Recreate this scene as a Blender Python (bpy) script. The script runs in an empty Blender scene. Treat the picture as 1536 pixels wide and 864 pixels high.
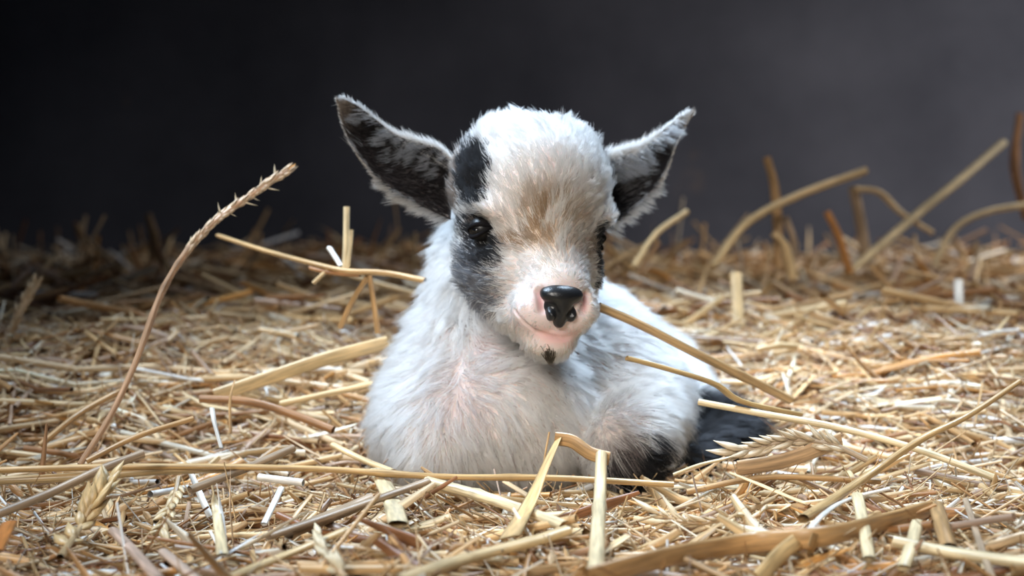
import bpy, math, random
import numpy as np
from mathutils import Vector, kdtree

RNG = np.random.default_rng(7)
random.seed(7)
SC = bpy.context.scene
COL = SC.collection

# ------------------------------------------------------------------ camera
F_PX = 2110.0
CAM = np.array([0.0, -0.70, 0.13])
PITCH = math.radians(2.77)
FWD = np.array([0, math.cos(PITCH), -math.sin(PITCH)])
UPV = np.array([0, math.sin(PITCH), math.cos(PITCH)])
cam_d = bpy.data.cameras.new('camera')
cam_d.sensor_width = 36.0
cam_d.lens = F_PX / 1536 * 36.0
cam_d.clip_start = 0.01
cam_d.dof.use_dof = True
cam_d.dof.focus_distance = 0.596
cam_d.dof.aperture_fstop = 8.2
cam = bpy.data.objects.new('camera', cam_d)
cam.location = CAM
cam.rotation_euler = (math.pi / 2 - PITCH, 0, 0)
COL.objects.link(cam)
SC.camera = cam

# ------------------------------------------------------------------ world, lights, exposure
world = bpy.data.worlds.new('barn_air')
SC.world = world
world.use_nodes = True
bg = world.node_tree.nodes['Background']
bg.inputs['Color'].default_value = (0.55, 0.72, 1.0, 1)
bg.inputs['Strength'].default_value = 0.036


def area(name, loc, target, size, power, color, spread=180):
    d = bpy.data.lights.new(name, 'AREA')
    d.shape = 'RECTANGLE'
    d.size, d.size_y = size
    d.energy = power
    d.color = color
    d.spread = math.radians(spread)
    o = bpy.data.objects.new(name, d)
    o.location = loc
    o.rotation_euler = (Vector(target) - Vector(loc)).to_track_quat('-Z', 'Y').to_euler()
    COL.objects.link(o)
    return o


area('skylight', (-0.40, -0.03, 0.78), (0.04, -0.02, 0.06), (0.42, 0.36), 1.42, (0.64, 0.81, 1.0), 50)
area('trunk_fill', (0.30, 0.42, 1.05), (0.09, 0.09, 0.05), (0.4, 0.4), 1.65, (0.64, 0.81, 1.0), 30)  # unseen cool lamp added to brighten the right side of the trunk
area('front_fill', (-0.24, -1.00, 0.50), (0.06, -0.05, 0.08), (0.5, 0.45), 0.58, (1.0, 0.94, 0.86), 26)  # added warm fill lamp, lifts the face and chest from the front
area('side_window', (1.45, 0.50, 1.05), (0.85, 1.05, 0.1), (0.6, 0.6), 6.8, (0.93, 0.95, 1.0), 78)
SC.view_settings.view_transform = 'Standard'
SC.view_settings.look = 'None'
SC.view_settings.gamma = 1.0
SC.view_settings.use_curve_mapping = False
SC.view_settings.exposure = 0.12


# ------------------------------------------------------------------ small helpers
def lin(r, g, b):
    def f(c):
        c /= 255.0
        return c / 12.92 if c <= 0.04045 else ((c + 0.055) / 1.055) ** 2.4
    return np.array([f(r), f(g), f(b)])


def sstep(a, b, x):
    t = np.clip((x - a) / (b - a), 0, 1)
    return t * t * (3 - 2 * t)


def W(px, py, d):
    """the point at depth d along the view axis, measured from the photograph's pixel"""
    return CAM + d * (FWD + np.array([1.0, 0, 0]) * (px - 768) / F_PX + UPV * (432 - py) / F_PX)


_nd = np.random.default_rng(3)
_nw = [( _nd.normal(size=(10, 3)), _nd.uniform(0, 6.28, 10)) for _ in range(6)]


def wob(P, freq, ch=0):
    """cheap smooth noise in about -1..1"""
    k, ph = _nw[ch]
    return np.sin(P @ (k * freq).T + ph).sum(-1) / 4.5


def height(x, y):
    """top of the straw bed"""
    x = np.asarray(x, float)
    y = np.asarray(y, float)
    nest = np.exp(-(((x - 0.03) / 0.125) ** 2 + ((y - 0.06) / 0.15) ** 2))
    rise = 0.050 * sstep(-0.04, 0.20, y) * (1 - nest)
    far = 0.012 * sstep(0.30, 1.30, y)
    P = np.stack([x, y, np.zeros_like(x)], -1)
    bump = 0.006 * wob(P, 24, 0) + 0.004 * wob(P, 60, 1)
    bump = bump + 0.010 * sstep(0.25, 0.6, y) * wob(P, 9, 2)
    dip = 0.007 * np.exp(-((x - 0.0) / 0.10) ** 4) * sstep(-0.19, -0.13, y) * sstep(0.05, -0.01, y)
    dip = dip + 0.006 * np.exp(-(((x - 0.10) / 0.05) ** 2 + ((y - 0.02) / 0.06) ** 2))
    return rise + far + bump * (1 - 0.6 * nest) + 0.004 - dip


def G(px, py, lift=0.0):
    """where the sight line through a pixel meets the straw bed"""
    d = np.linspace(0.42, 2.05, 1200)
    pts = CAM + d[:, None] * (FWD + np.array([1.0, 0, 0]) * (px - 768) / F_PX + UPV * (432 - py) / F_PX)
    under = pts[:, 2] < height(pts[:, 0], pts[:, 1]) + lift
    i = int(np.argmax(under)) if under.any() else len(d) - 1
    return pts[i]


def link(name, data, parent=None):
    o = bpy.data.objects.new(name, data)
    COL.objects.link(o)
    if parent is not None:
        o.parent = parent
    return o


def tag(o, label, cat, group=None, kind=None):
    o['label'] = label
    o['category'] = cat
    if group:
        o['group'] = group
    if kind:
        o['kind'] = kind
    return o


def mesh_from(name, V, Fq, mat, smooth=True):
    me = bpy.data.meshes.new(name)
    me.from_pydata(np.asarray(V).tolist(), [], [list(map(int, f)) for f in Fq])
    me.update()
    if smooth:
        me.polygons.foreach_set('use_smooth', [True] * len(me.polygons))
    if mat:
        me.materials.append(mat)
    return me


def big_mesh(name, V, Q, mat):
    """quads given as an (n,4) array"""
    me = bpy.data.meshes.new(name)
    V = np.asarray(V, np.float32)
    Q = np.asarray(Q, np.int32)
    me.vertices.add(len(V))
    me.vertices.foreach_set('co', V.ravel())
    me.loops.add(Q.size)
    me.loops.foreach_set('vertex_index', Q.ravel())
    me.polygons.add(len(Q))
    me.polygons.foreach_set('loop_start', np.arange(0, Q.size, 4, dtype=np.int32))
    me.polygons.foreach_set('use_smooth', np.ones(len(Q), bool))
    me.update(calc_edges=True)
    me.validate()
    me.materials.append(mat)
    return me


def put_attr(me, name, kind, arr, domain='POINT'):
    a = me.attributes.new(name, kind, domain)
    arr = np.asarray(arr, np.float32)
    if kind == 'FLOAT_COLOR':
        if arr.shape[1] == 3:
            arr = np.concatenate([arr, np.ones((len(arr), 1), np.float32)], 1)
        a.data.foreach_set('color', arr.ravel())
    else:
        a.data.foreach_set('vector', arr.ravel())


# ------------------------------------------------------------------ materials
def new_mat(name):
    m = bpy.data.materials.new(name)
    m.use_nodes = True
    nt = m.node_tree
    return m, nt, nt.nodes['Principled BSDF']


def plain(name, rgb, rough=0.6, spec=0.4, noise=0.0, scale=40):
    m, nt, b = new_mat(name)
    b.inputs['Roughness'].default_value = rough
    b.inputs['Specular IOR Level'].default_value = spec
    if noise:
        tc = nt.nodes.new('ShaderNodeTexCoord')
        n = nt.nodes.new('ShaderNodeTexNoise')
        n.inputs['Scale'].default_value = scale
        n.inputs['Detail'].default_value = 5
        r = nt.nodes.new('ShaderNodeValToRGB')
        r.color_ramp.elements[0].color = (*(np.array(rgb) * (1 - noise)), 1)
        r.color_ramp.elements[1].color = (*np.minimum(np.array(rgb) * (1 + noise), 1), 1)
        r.color_ramp.elements[0].position = 0.3
        r.color_ramp.elements[1].position = 0.7
        nt.links.new(tc.outputs['Object'], n.inputs['Vector'])
        nt.links.new(n.outputs['Fac'], r.inputs['Fac'])
        nt.links.new(r.outputs['Color'], b.inputs['Base Color'])
    else:
        b.inputs['Base Color'].default_value = (*rgb, 1)
    return m


def straw_material():
    m, nt, b = new_mat('dry_straw')
    N, L = nt.nodes.new, nt.links.new
    tint = N('ShaderNodeAttribute'); tint.attribute_name = 'tint'
    grain = N('ShaderNodeAttribute'); grain.attribute_name = 'grain'
    n = N('ShaderNodeTexNoise'); n.inputs['Scale'].default_value = 1.0; n.inputs['Detail'].default_value = 3
    L(grain.outputs['Vector'], n.inputs['Vector'])
    mr = N('ShaderNodeMapRange')
    mr.inputs['From Min'].default_value = 0.3; mr.inputs['From Max'].default_value = 0.7
    mr.inputs['To Min'].default_value = 0.62; mr.inputs['To Max'].default_value = 1.25
    L(n.outputs['Fac'], mr.inputs['Value'])
    mx = N('ShaderNodeVectorMath'); mx.operation = 'SCALE'
    L(tint.outputs['Color'], mx.inputs[0]); L(mr.outputs['Result'], mx.inputs['Scale'])
    L(mx.outputs['Vector'], b.inputs['Base Color'])
    bp = N('ShaderNodeBump'); bp.inputs['Strength'].default_value = 0.35; bp.inputs['Distance'].default_value = 0.0004
    L(n.outputs['Fac'], bp.inputs['Height']); L(bp.outputs['Normal'], b.inputs['Normal'])
    b.inputs['Roughness'].default_value = 0.36
    b.inputs['Specular IOR Level'].default_value = 0.5
    return m


def fur_material():
    m = bpy.data.materials.new('goat_fur')
    m.use_nodes = True
    nt = m.node_tree
    nt.nodes.clear()
    N, L = nt.nodes.new, nt.links.new
    out = N('ShaderNodeOutputMaterial')
    c = N('ShaderNodeAttribute'); c.attribute_name = 'coat'
    rn = N('ShaderNodeAttribute'); rn.attribute_name = 'root_normal'
    h = N('ShaderNodeBsdfHairPrincipled')
    h.parametrization = 'COLOR'
    h.inputs['Roughness'].default_value = 0.45
    h.inputs['IOR'].default_value = 1.4
    h.inputs['Radial Roughness'].default_value = 0.6
    L(c.outputs['Color'], h.inputs['Color'])
    d = N('ShaderNodeBsdfDiffuse')
    L(c.outputs['Color'], d.inputs['Color']); L(rn.outputs['Vector'], d.inputs['Normal'])
    mix = N('ShaderNodeMixShader'); mix.inputs['Fac'].default_value = 0.6
    L(d.outputs['BSDF'], mix.inputs[1]); L(h.outputs['BSDF'], mix.inputs[2])
    L(mix.outputs['Shader'], out.inputs['Surface'])
    return m


def skin_material():
    m, nt, b = new_mat('goat_skin')
    N, L = nt.nodes.new, nt.links.new
    c = N('ShaderNodeAttribute'); c.attribute_name = 'skin'
    tc = N('ShaderNodeTexCoord')
    n = N('ShaderNodeTexNoise'); n.inputs['Scale'].default_value = 900; n.inputs['Detail'].default_value = 3
    L(tc.outputs['Object'], n.inputs['Vector'])
    bp = N('ShaderNodeBump'); bp.inputs['Strength'].default_value = 0.25; bp.inputs['Distance'].default_value = 0.0005
    L(n.outputs['Fac'], bp.inputs['Height']); L(bp.outputs['Normal'], b.inputs['Normal'])
    L(c.outputs['Color'], b.inputs['Base Color'])
    b.inputs['Roughness'].default_value = 0.5
    b.inputs['Subsurface Weight'].default_value = 0.25
    b.inputs['Subsurface Radius'].default_value = (0.0012, 0.0005, 0.0003)
    b.inputs['Subsurface Scale'].default_value = 1.0
    return m


def wall_material():
    m, nt, b = new_mat('dark_barn_wall')
    N, L = nt.nodes.new, nt.links.new
    tc = N('ShaderNodeTexCoord')
    n1 = N('ShaderNodeTexNoise'); n1.inputs['Scale'].default_value = 3.0; n1.inputs['Detail'].default_value = 6; n1.inputs['Roughness'].default_value = 0.6
    L(tc.outputs['Object'], n1.inputs['Vector'])
    r1 = N('ShaderNodeValToRGB')
    r1.color_ramp.elements[0].position = 0.35; r1.color_ramp.elements[0].color = (*lin(62, 62, 68), 1)
    r1.color_ramp.elements[1].position = 0.72; r1.color_ramp.elements[1].color = (*lin(88, 87, 93), 1)
    L(n1.outputs['Fac'], r1.inputs['Fac'])
    n2 = N('ShaderNodeTexNoise'); n2.inputs['Scale'].default_value = 9.0; n2.inputs['Detail'].default_value = 3
    L(tc.outputs['Object'], n2.inputs['Vector'])
    r2 = N('ShaderNodeValToRGB')
    r2.color_ramp.elements[0].position = 0.68; r2.color_ramp.elements[0].color = (0, 0, 0, 1)
    r2.color_ramp.elements[1].position = 0.80; r2.color_ramp.elements[1].color = (0.6, 0.6, 0.6, 1)
    L(n2.outputs['Fac'], r2.inputs['Fac'])
    mx = N('ShaderNodeMixRGB'); mx.inputs['Color2'].default_value = (*lin(116, 98, 84), 1)
    L(r2.outputs['Color'], mx.inputs['Fac']); L(r1.outputs['Color'], mx.inputs['Color1'])
    L(mx.outputs['Color'], b.inputs['Base Color'])
    b.inputs['Roughness'].default_value = 0.8
    b.inputs['Specular IOR Level'].default_value = 0.2
    return m


STRAW = straw_material()
FUR = fur_material()
SKIN = skin_material()
BLACK_GLOSS = plain('wet_black_eye', (0.006, 0.006, 0.007), 0.08, 0.6)

# ------------------------------------------------------------------ structure: wall and floor
wv, wf = [], []
for (x0, x1, y0, y1, z0, z1) in [(-1.6, 1.9, 1.42, 1.50, -0.1, 1.6)]:
    base = len(wv)
    wv += [(x, y, z) for z in (z0, z1) for (x, y) in ((x0, y0), (x1, y0), (x1, y1), (x0, y1))]
    wf += [[base + i for i in f] for f in ((0, 1, 5, 4), (1, 2, 6, 5), (2, 3, 7, 6), (3, 0, 4, 7), (4, 5, 6, 7), (3, 2, 1, 0))]
wall = link('wall_back', mesh_from('wall_back', wv, wf, wall_material(), False))
wall['kind'] = 'structure'

gx = np.linspace(-1.5, 1.5, 200)
gy = np.linspace(-0.9, 1.42, 170)
X, Y = np.meshgrid(gx, gy)
Z = height(X, Y) - 0.012
gv = np.stack([X, Y, Z], -1).reshape(-1, 3)
ii = np.arange(len(gx) * len(gy)).reshape(len(gy), len(gx))
gq = np.stack([ii[:-1, :-1], ii[:-1, 1:], ii[1:, 1:], ii[1:, :-1]], -1).reshape(-1, 4)
floor = link('floor', big_mesh('floor', gv, gq, plain('trodden_straw', lin(120, 88, 56), 0.9, 0.1, 0.55, 120)))
floor['kind'] = 'structure'


# ------------------------------------------------------------------ the goat kid: its surface as a distance field
def ell(P, c, r):
    q = (P - np.array(c, np.float32))
    k0 = np.sqrt((q[..., 0] / r[0]) ** 2 + (q[..., 1] / r[1]) ** 2 + (q[..., 2] / r[2]) ** 2)
    k1 = np.sqrt((q[..., 0] / r[0] ** 2) ** 2 + (q[..., 1] / r[1] ** 2) ** 2 + (q[..., 2] / r[2] ** 2) ** 2)
    return k0 * (k0 - 1) / np.maximum(k1, 1e-6)


def cone(P, a, b, ra, rb):
    a = np.array(a, np.float32); b = np.array(b, np.float32)
    ba = b - a
    t = np.clip(((P - a) @ ba) / (ba @ ba), 0, 1)
    q = P - a - t[..., None] * ba
    return np.sqrt((q * q).sum(-1)) - (ra + (rb - ra) * t)


def seg_dist(P, a, b):
    return cone(P, a, b, 0.0, 0.0)


def smin(a, b, k):
    h = np.clip(0.5 + 0.5 * (b - a) / k, 0, 1)
    return b + (a - b) * h - k * h * (1 - h)


HEAD_C = W(793, 283, 0.672)
YAW, HPITCH, ROLL = math.radians(19), math.radians(13), math.radians(3.5)


def head_axes():
    # local x: viewer's right, y: out through the nose, z: up
    cy, sy = math.cos(YAW), math.sin(YAW)
    x = np.array([cy, sy, 0]); y = np.array([sy, -cy, 0]); z = np.array([0, 0, 1.0])
    cp, sp = math.cos(HPITCH), math.sin(HPITCH)
    y, z = y * cp - z * sp, z * cp + y * sp
    cr, sr = math.cos(ROLL), math.sin(ROLL)
    x, z = x * cr - z * sr, z * cr + x * sr
    return np.stack([x, y, z])


HA = head_axes()


def to_head(P):
    return ((P - HEAD_C) @ HA.T * 100).astype(np.float32)


def from_head(q):
    return HEAD_C + (np.asarray(q, float) / 100) @ HA


EYE_L = np.array([-2.92, 2.30, -1.62])
EYE_R = np.array([2.78, 2.20, -1.85])
NOSE_C = np.array([-0.12, 6.42, -3.88])
MOUTH = None   # the line of the mouth, laid on the lips below


def sdf_head(P):
    q = to_head(P)
    d = ell(q, (0, 0, 0), (3.5, 3.9, 3.15))
    d = smin(d, ell(q, (0, 1.5, 0.5), (3.1, 2.5, 2.55)), 0.8)
    d = smin(d, ell(q, (0, 1.6, -1.5), (3.2, 2.3, 2.2)), 1.0)
    for s in (-1, 1):
        d = smin(d, ell(q, (1.6 * s, 1.5, -3.4), (1.75, 2.7, 2.1)), 1.2)
        d = smin(d, ell(q, (1.35 * s, 0.2, 2.1), (1.2, 1.2, 0.85)), 1.0)
        d = smin(d, ell(q, (2.45 * s, 2.35, -0.55), (1.0, 1.05, 0.6)), 0.6)
    for s in (-1, 1):
        d = smin(d, ell(q, (1.05 * s, 3.1, -5.0), (1.25, 2.3, 1.15)), 0.9)
    d = smin(d, cone(q, (0, 2.4, -2.0), (0, 5.0, -3.55), 2.15, 1.55), 1.0)
    d = smin(d, cone(q, (0, 2.0, -4.4), (0, 4.9, -5.5), 1.8, 1.2), 0.8)
    for s in (-1, 1):
        d = smin(d, ell(q, (0.85 * s, 5.5, -4.35), (1.12, 1.0, 1.0)), 0.5)
    d = smin(d, ell(q, (0, 5.3, -6.0), (1.05, 0.95, 0.65)), 0.5)
    near = np.abs(q).max(-1) < 9
    if MOUTH is not None and near.any():
        qn = q[near]
        m = np.full(len(qn), 9.0, np.float32)
        for a, b in zip(MOUTH[:-1], MOUTH[1:]):
            m = np.minimum(m, seg_dist(qn, a, b))
        add = 0.26 * np.exp(-(m / 0.085) ** 2)
        for s in (-1, 1):
            add += 0.32 * np.exp(-(seg_dist(qn, (1.08 * s, 6.1, -3.5), (0.98 * s, 6.42, -4.1)) / 0.22) ** 2)
            e = EYE_L if s < 0 else EYE_R
            add += 0.55 * np.exp(-((qn - e) ** 2).sum(-1) / 0.75 ** 2)
        # eyeward hollow in front of the eyes, and the cleft of the lip
        add += 0.10 * np.exp(-(seg_dist(qn, (0, 6.6, -4.45), (0, 6.55, -5.2)) / 0.10) ** 2)
        d[near] += add
    return d / 100


def sdf_body(P):
    P = P.astype(np.float32)
    d = ell(P, (-0.015, 0.018, 0.043), (0.044, 0.050, 0.046))
    d = smin(d, cone(P, (-0.011, 0.018, 0.068), (0.003, 0.030, 0.130), 0.038, 0.031), 0.012)
    d = smin(d, ell(P, (-0.035, 0.006, 0.026), (0.032, 0.048, 0.031)), 0.018)          # shoulder on the viewer's left
    d = smin(d, ell(P, (0.003, -0.014, 0.032), (0.036, 0.030, 0.034)), 0.02)         # brisket
    d = smin(d, cone(P, (0.012, 0.055, 0.053), (0.078, 0.185, 0.028), 0.051, 0.034), 0.025)
    d = smin(d, ell(P, (0.045, 0.035, 0.046), (0.034, 0.042, 0.038)), 0.02)          # shoulder on the viewer's right
    d = smin(d, cone(P, (0.064, 0.018, 0.036), (0.054, -0.030, 0.023), 0.025, 0.019), 0.012)   # folded fore leg and knee
    d = smin(d, cone(P, (0.054, -0.028, 0.018), (0.066, 0.030, 0.008), 0.014, 0.008), 0.008)   # shank tucked back under
    d = smin(d, cone(P, (-0.034, -0.030, 0.017), (-0.030, 0.03, 0.009), 0.016, 0.009), 0.012)
    d = smin(d, cone(P, (0.086, 0.160, 0.024), (0.096, 0.085, 0.020), 0.031, 0.020), 0.015)    # thigh
    d = smin(d, cone(P, (0.102, 0.078, 0.017), (0.119, 0.056, 0.013), 0.019, 0.012), 0.010)    # stifle
    d = smin(d, cone(P, (0.124, 0.064, 0.014), (0.090, 0.012, 0.009), 0.011, 0.008), 0.008)    # hind shank along the ground
    d = smin(d, cone(P, (0.094, 0.208, 0.036), (0.112, 0.245, 0.026), 0.009, 0.005), 0.012)    # tail
    return d


def sdf(P):
    P = np.asarray(P, np.float64)
    return smin(sdf_head(P).astype(np.float64), sdf_body(P).astype(np.float64), 0.014)


def grad(P, e=6e-4):
    g = np.stack([sdf(P + np.eye(3)[i] * e) - sdf(P - np.eye(3)[i] * e) for i in range(3)], -1)
    return g / np.maximum(np.linalg.norm(g, axis=-1, keepdims=True), 1e-9)


def shoot(px, py):
    """where the sight line of a pixel touches the kid (used to measure the places of its markings)"""
    d = 0.5
    for _ in range(160):
        p = W(px, py, d)
        s = float(sdf(p[None])[0])
        if s < 2e-4:
            break
        d += max(s * 0.8, 2e-4)
        if d > 1.2:
            break
    return W(px, py, d)


_ml = [to_head(shoot(*p)) for p in ((771, 465), (780, 477), (792, 489), (806, 498), (824, 505), (842, 508))]
_mc = _ml[-1]
MOUTH = [tuple(p) for p in _ml] + [(2 * _mc[0] - p[0], p[1], p[2]) for p in _ml[-2::-1]]


def surface_nets(fn, xs, ys, zs):
    nx, ny, nz = len(xs), len(ys), len(zs)
    A = np.empty((nx, ny, nz), np.float32)
    for i0 in range(0, nx, 24):
        Xg, Yg, Zg = np.meshgrid(xs[i0:i0 + 24], ys, zs, indexing='ij')
        A[i0:i0 + 24] = fn(np.stack([Xg, Yg, Zg], -1).reshape(-1, 3)).reshape(Xg.shape)
    S = A < 0
    cnt = np.zeros((nx - 1, ny - 1, nz - 1), np.int8)
    for a in (0, 1):
        for b in (0, 1):
            for c in (0, 1):
                cnt += S[a:nx - 1 + a, b:ny - 1 + b, c:nz - 1 + c]
    act = (cnt > 0) & (cnt < 8)
    idx = np.full(act.shape, -1, np.int64)
    ci = np.argwhere(act)
    idx[act] = np.arange(len(ci))
    pos = np.zeros((len(ci), 3)); n = np.zeros(len(ci))
    ax = (xs, ys, zs)
    corners = [(a, b, c) for a in (0, 1) for b in (0, 1) for c in (0, 1)]
    for c0 in corners:
        for d in range(3):
            if c0[d]:
                continue
            c1 = list(c0); c1[d] = 1
            i0 = ci + c0; i1 = ci + c1
            v0 = A[i0[:, 0], i0[:, 1], i0[:, 2]]; v1 = A[i1[:, 0], i1[:, 1], i1[:, 2]]
            cr = (v0 < 0) != (v1 < 0)
            t = np.where(cr, v0 / np.where(v0 == v1, 1, v0 - v1), 0)
            p0 = np.stack([ax[k][i0[:, k]] for k in range(3)], -1); p1 = np.stack([ax[k][i1[:, k]] for k in range(3)], -1)
            pos += np.where(cr[:, None], p0 + t[:, None] * (p1 - p0), 0); n += cr
    V = pos / n[:, None]
    Q = []
    for d in range(3):
        o1, o2 = (d + 1) % 3, (d + 2) % 3
        sl0 = [slice(None)] * 3; sl1 = [slice(None)] * 3
        sl0[d] = slice(0, -1); sl1[d] = slice(1, None)
        cr = S[tuple(sl0)] != S[tuple(sl1)]
        e = np.argwhere(cr)
        ok = (e[:, o1] > 0) & (e[:, o2] > 0) & (e[:, o1] < act.shape[o1]) & (e[:, o2] < act.shape[o2])
        e = e[ok]
        flip = S[e[:, 0], e[:, 1], e[:, 2]]
        quad = []
        for (u, v) in ((-1, -1), (0, -1), (0, 0), (-1, 0)):
            f = e.copy(); f[:, o1] += u; f[:, o2] += v
            quad.append(idx[f[:, 0], f[:, 1], f[:, 2]])
        quad = np.stack(quad, -1)
        quad[~flip] = quad[~flip][:, ::-1]
        Q.append(quad)
    return V, np.concatenate(Q)


def axis(lo, hi, f0, f1, fine, coarse):
    return np.concatenate([np.arange(lo, f0, coarse), np.arange(f0, f1, fine), np.arange(f1, hi + coarse, coarse)])


def axis2(lo, hi, f0, f1, g0, g1, fine, finest, coarse):
    return np.concatenate([np.arange(lo, f0, coarse), np.arange(f0, g0, fine), np.arange(g0, g1, finest), np.arange(g1, f1, fine), np.arange(f1, hi + coarse, coarse)])


KV, KQ = surface_nets(sdf, axis2(-0.10, 0.17, -0.040, 0.056, -0.002, 0.040, 0.0012, 0.0006, 0.0028),
                      axis2(-0.12, 0.29, -0.108, -0.028, -0.092, -0.060, 0.0012, 0.0006, 0.0032),
                      axis2(-0.016, 0.19, 0.060, 0.170, 0.070, 0.104, 0.0012, 0.0006, 0.0028))
for _ in range(2):
    KV = KV - grad(KV) * sdf(KV)[:, None]

# ------------------------------------------------------------------ the coat: places of the markings, measured once
MARK = {}


def mark(name, px, py, rx, rz, ry=0.03):
    MARK[name] = (shoot(px, py), np.array([rx, ry, rz]))


PXM = 1 / 3250.0
mark('brow', 713, 262, 25 * PXM, 44 * PXM)
mark('brow_side', 684, 285, 15 * PXM, 62 * PXM)
mark('eye', 714, 348, 34 * PXM, 26 * PXM)
mark('under_eye', 728, 382, 30 * PXM, 26 * PXM)
mark('cheek', 712, 415, 42 * PXM, 70 * PXM)
mark('jaw', 705, 455, 30 * PXM, 42 * PXM)
mark('fan', 828, 335, 50 * PXM, 52 * PXM)
mark('fan_core', 818, 340, 32 * PXM, 44 * PXM)
mark('tear', 737, 372, 16 * PXM, 22 * PXM)
mark('crease_a', 778, 364, 26 * PXM, 14 * PXM)
mark('crease_b', 884, 372, 16 * PXM, 16 * PXM)
MARK['far_eye'] = (from_head((2.65, 2.95, -2.15)), np.array([0.0100, 0.011, 0.0155]))
mark('muzzle', 828, 468, 50 * PXM, 40 * PXM, 0.02)
mark('lip', 832, 500, 40 * PXM, 15 * PXM, 0.02)
mark('beard', 824, 537, 9 * PXM, 9 * PXM, 0.008)
mark('knee', 962, 692, 52 * PXM, 40 * PXM, 0.035)
mark('wrist', 925, 640, 32 * PXM, 42 * PXM, 0.02)
mark('armpit', 690, 590, 46 * PXM, 48 * PXM, 0.03)
mark('throat', 722, 520, 16 * PXM, 30 * PXM, 0.03)
mark('crown_pink', 826, 240, 14 * PXM, 30 * PXM, 0.02)


def ms(P, name, soft=0.45):
    c, r = MARK[name]
    k = np.sqrt((((P - c) / r) ** 2).sum(-1))
    k = k + 0.16 * wob(P, 260, 3) + 0.10 * wob(P, 600, 4)
    return 1 - sstep(1 - soft, 1 + soft, k)


C_WHITE = np.array([0.84, 0.83, 0.82])
C_BLACK = np.array([0.006, 0.006, 0.007])
C_GREY = np.array([0.11, 0.112, 0.125])
C_BEIGE = np.array([0.60, 0.47, 0.33])
C_BROWN = np.array([0.36, 0.235, 0.14])
C_PINK = np.array([0.80, 0.42, 0.38])


def over(base, col, m):
    return base * (1 - m[:, None]) + col * m[:, None]


def hind_black(P):
    m = sstep(0.150, 0.120, P[:, 1]) * sstep(0.080, 0.088, P[:, 0]) * sstep(0.040, 0.032, P[:, 2])
    low = sstep(0.016, 0.008, P[:, 2]) * sstep(0.075, 0.085, P[:, 0])
    return np.maximum(m, low)


def coat(P, rnd):
    """hair colour at surface points P; rnd 0..1 per hair lets white and dark hairs mingle at the edges"""
    n = len(P)
    c = np.tile(C_WHITE, (n, 1))
    mixed = lambda m, lo=0.25: np.clip((m - rnd * (1 - lo)) / lo, 0, 1) if False else (m > rnd * 0.9 + 0.04) * 1.0
    q = to_head(P)
    face = sstep(1.6, 3.4, q[:, 1]) * sstep(3.2, 1.8, q[:, 2])
    c = over(c, np.array([0.80, 0.75, 0.68]), 0.4 * face)
    str_ = wob(P * np.array([1, 0.4, 0.3]), 900, 1)
    c = over(c, np.array([0.44, 0.31, 0.19]), 0.9 * ms(P, 'fan', 0.6) * sstep(-0.5, 0.5, str_ + (rnd - 0.45)))
    c = over(c, C_BROWN, 0.9 * ms(P, 'fan_core', 0.7) * sstep(-0.35, 0.35, str_ + (rnd - 0.5)))
    c = over(c, C_BROWN * 0.8, 0.95 * ms(P, 'crease_a', 0.8) * (rnd > 0.25))
    c = over(c, C_BROWN * 0.8, 0.9 * ms(P, 'crease_b', 0.8) * (rnd > 0.25))
    c = over(c, np.array([0.20, 0.15, 0.12]), mixed(0.9 * ms(P, 'brow_side', 0.6)))
    hm = sstep(0.004, -0.002, sdf_head(P) - sdf_body(P))
    c = over(c, C_GREY * 1.1, mixed(0.80 * hm * ms(P, 'cheek', 0.6)))
    c = over(c, C_GREY * 1.4, mixed(0.65 * hm * ms(P, 'jaw', 0.6)))
    c = over(c, C_BLACK * 2, mixed(0.85 * ms(P, 'under_eye', 0.6)))
    c = over(c, C_BLACK * 1.5, mixed(0.8 * ms(P, 'eye', 0.5)))
    c = over(c, C_BLACK, mixed(0.9 * ms(P, 'tear', 0.5)))
    c = over(c, C_WHITE, ms(P, 'muzzle', 0.5))
    c = over(c, C_BLACK, mixed(1.05 * ms(P, 'brow', 0.35)))
    c = over(c, C_BLACK, mixed(1.05 * ms(P, 'far_eye', 0.4)))
    c = over(c, C_BLACK * 1.2, mixed(1.0 * ms(P, 'knee', 0.5)))
    c = over(c, np.array([0.30, 0.24, 0.22]), 0.6 * mixed(0.8 * ms(P, 'wrist', 0.6)))
    c = over(c, np.array([0.44, 0.33, 0.30]), 0.75 * ms(P, 'armpit', 0.8) * (rnd > 0.45))
    c = over(c, np.array([0.62, 0.40, 0.36]), 0.7 * ms(P, 'throat', 0.7) * (rnd > 0.4))
    c = over(c, C_BLACK, hind_black(P))
    c = c * (0.80 + 0.22 * ((rnd * 7.13) % 1.0) + 0.07 * wob(P, 750, 2))[:, None]
    return np.clip(c, 0.004, 0.9)


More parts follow.
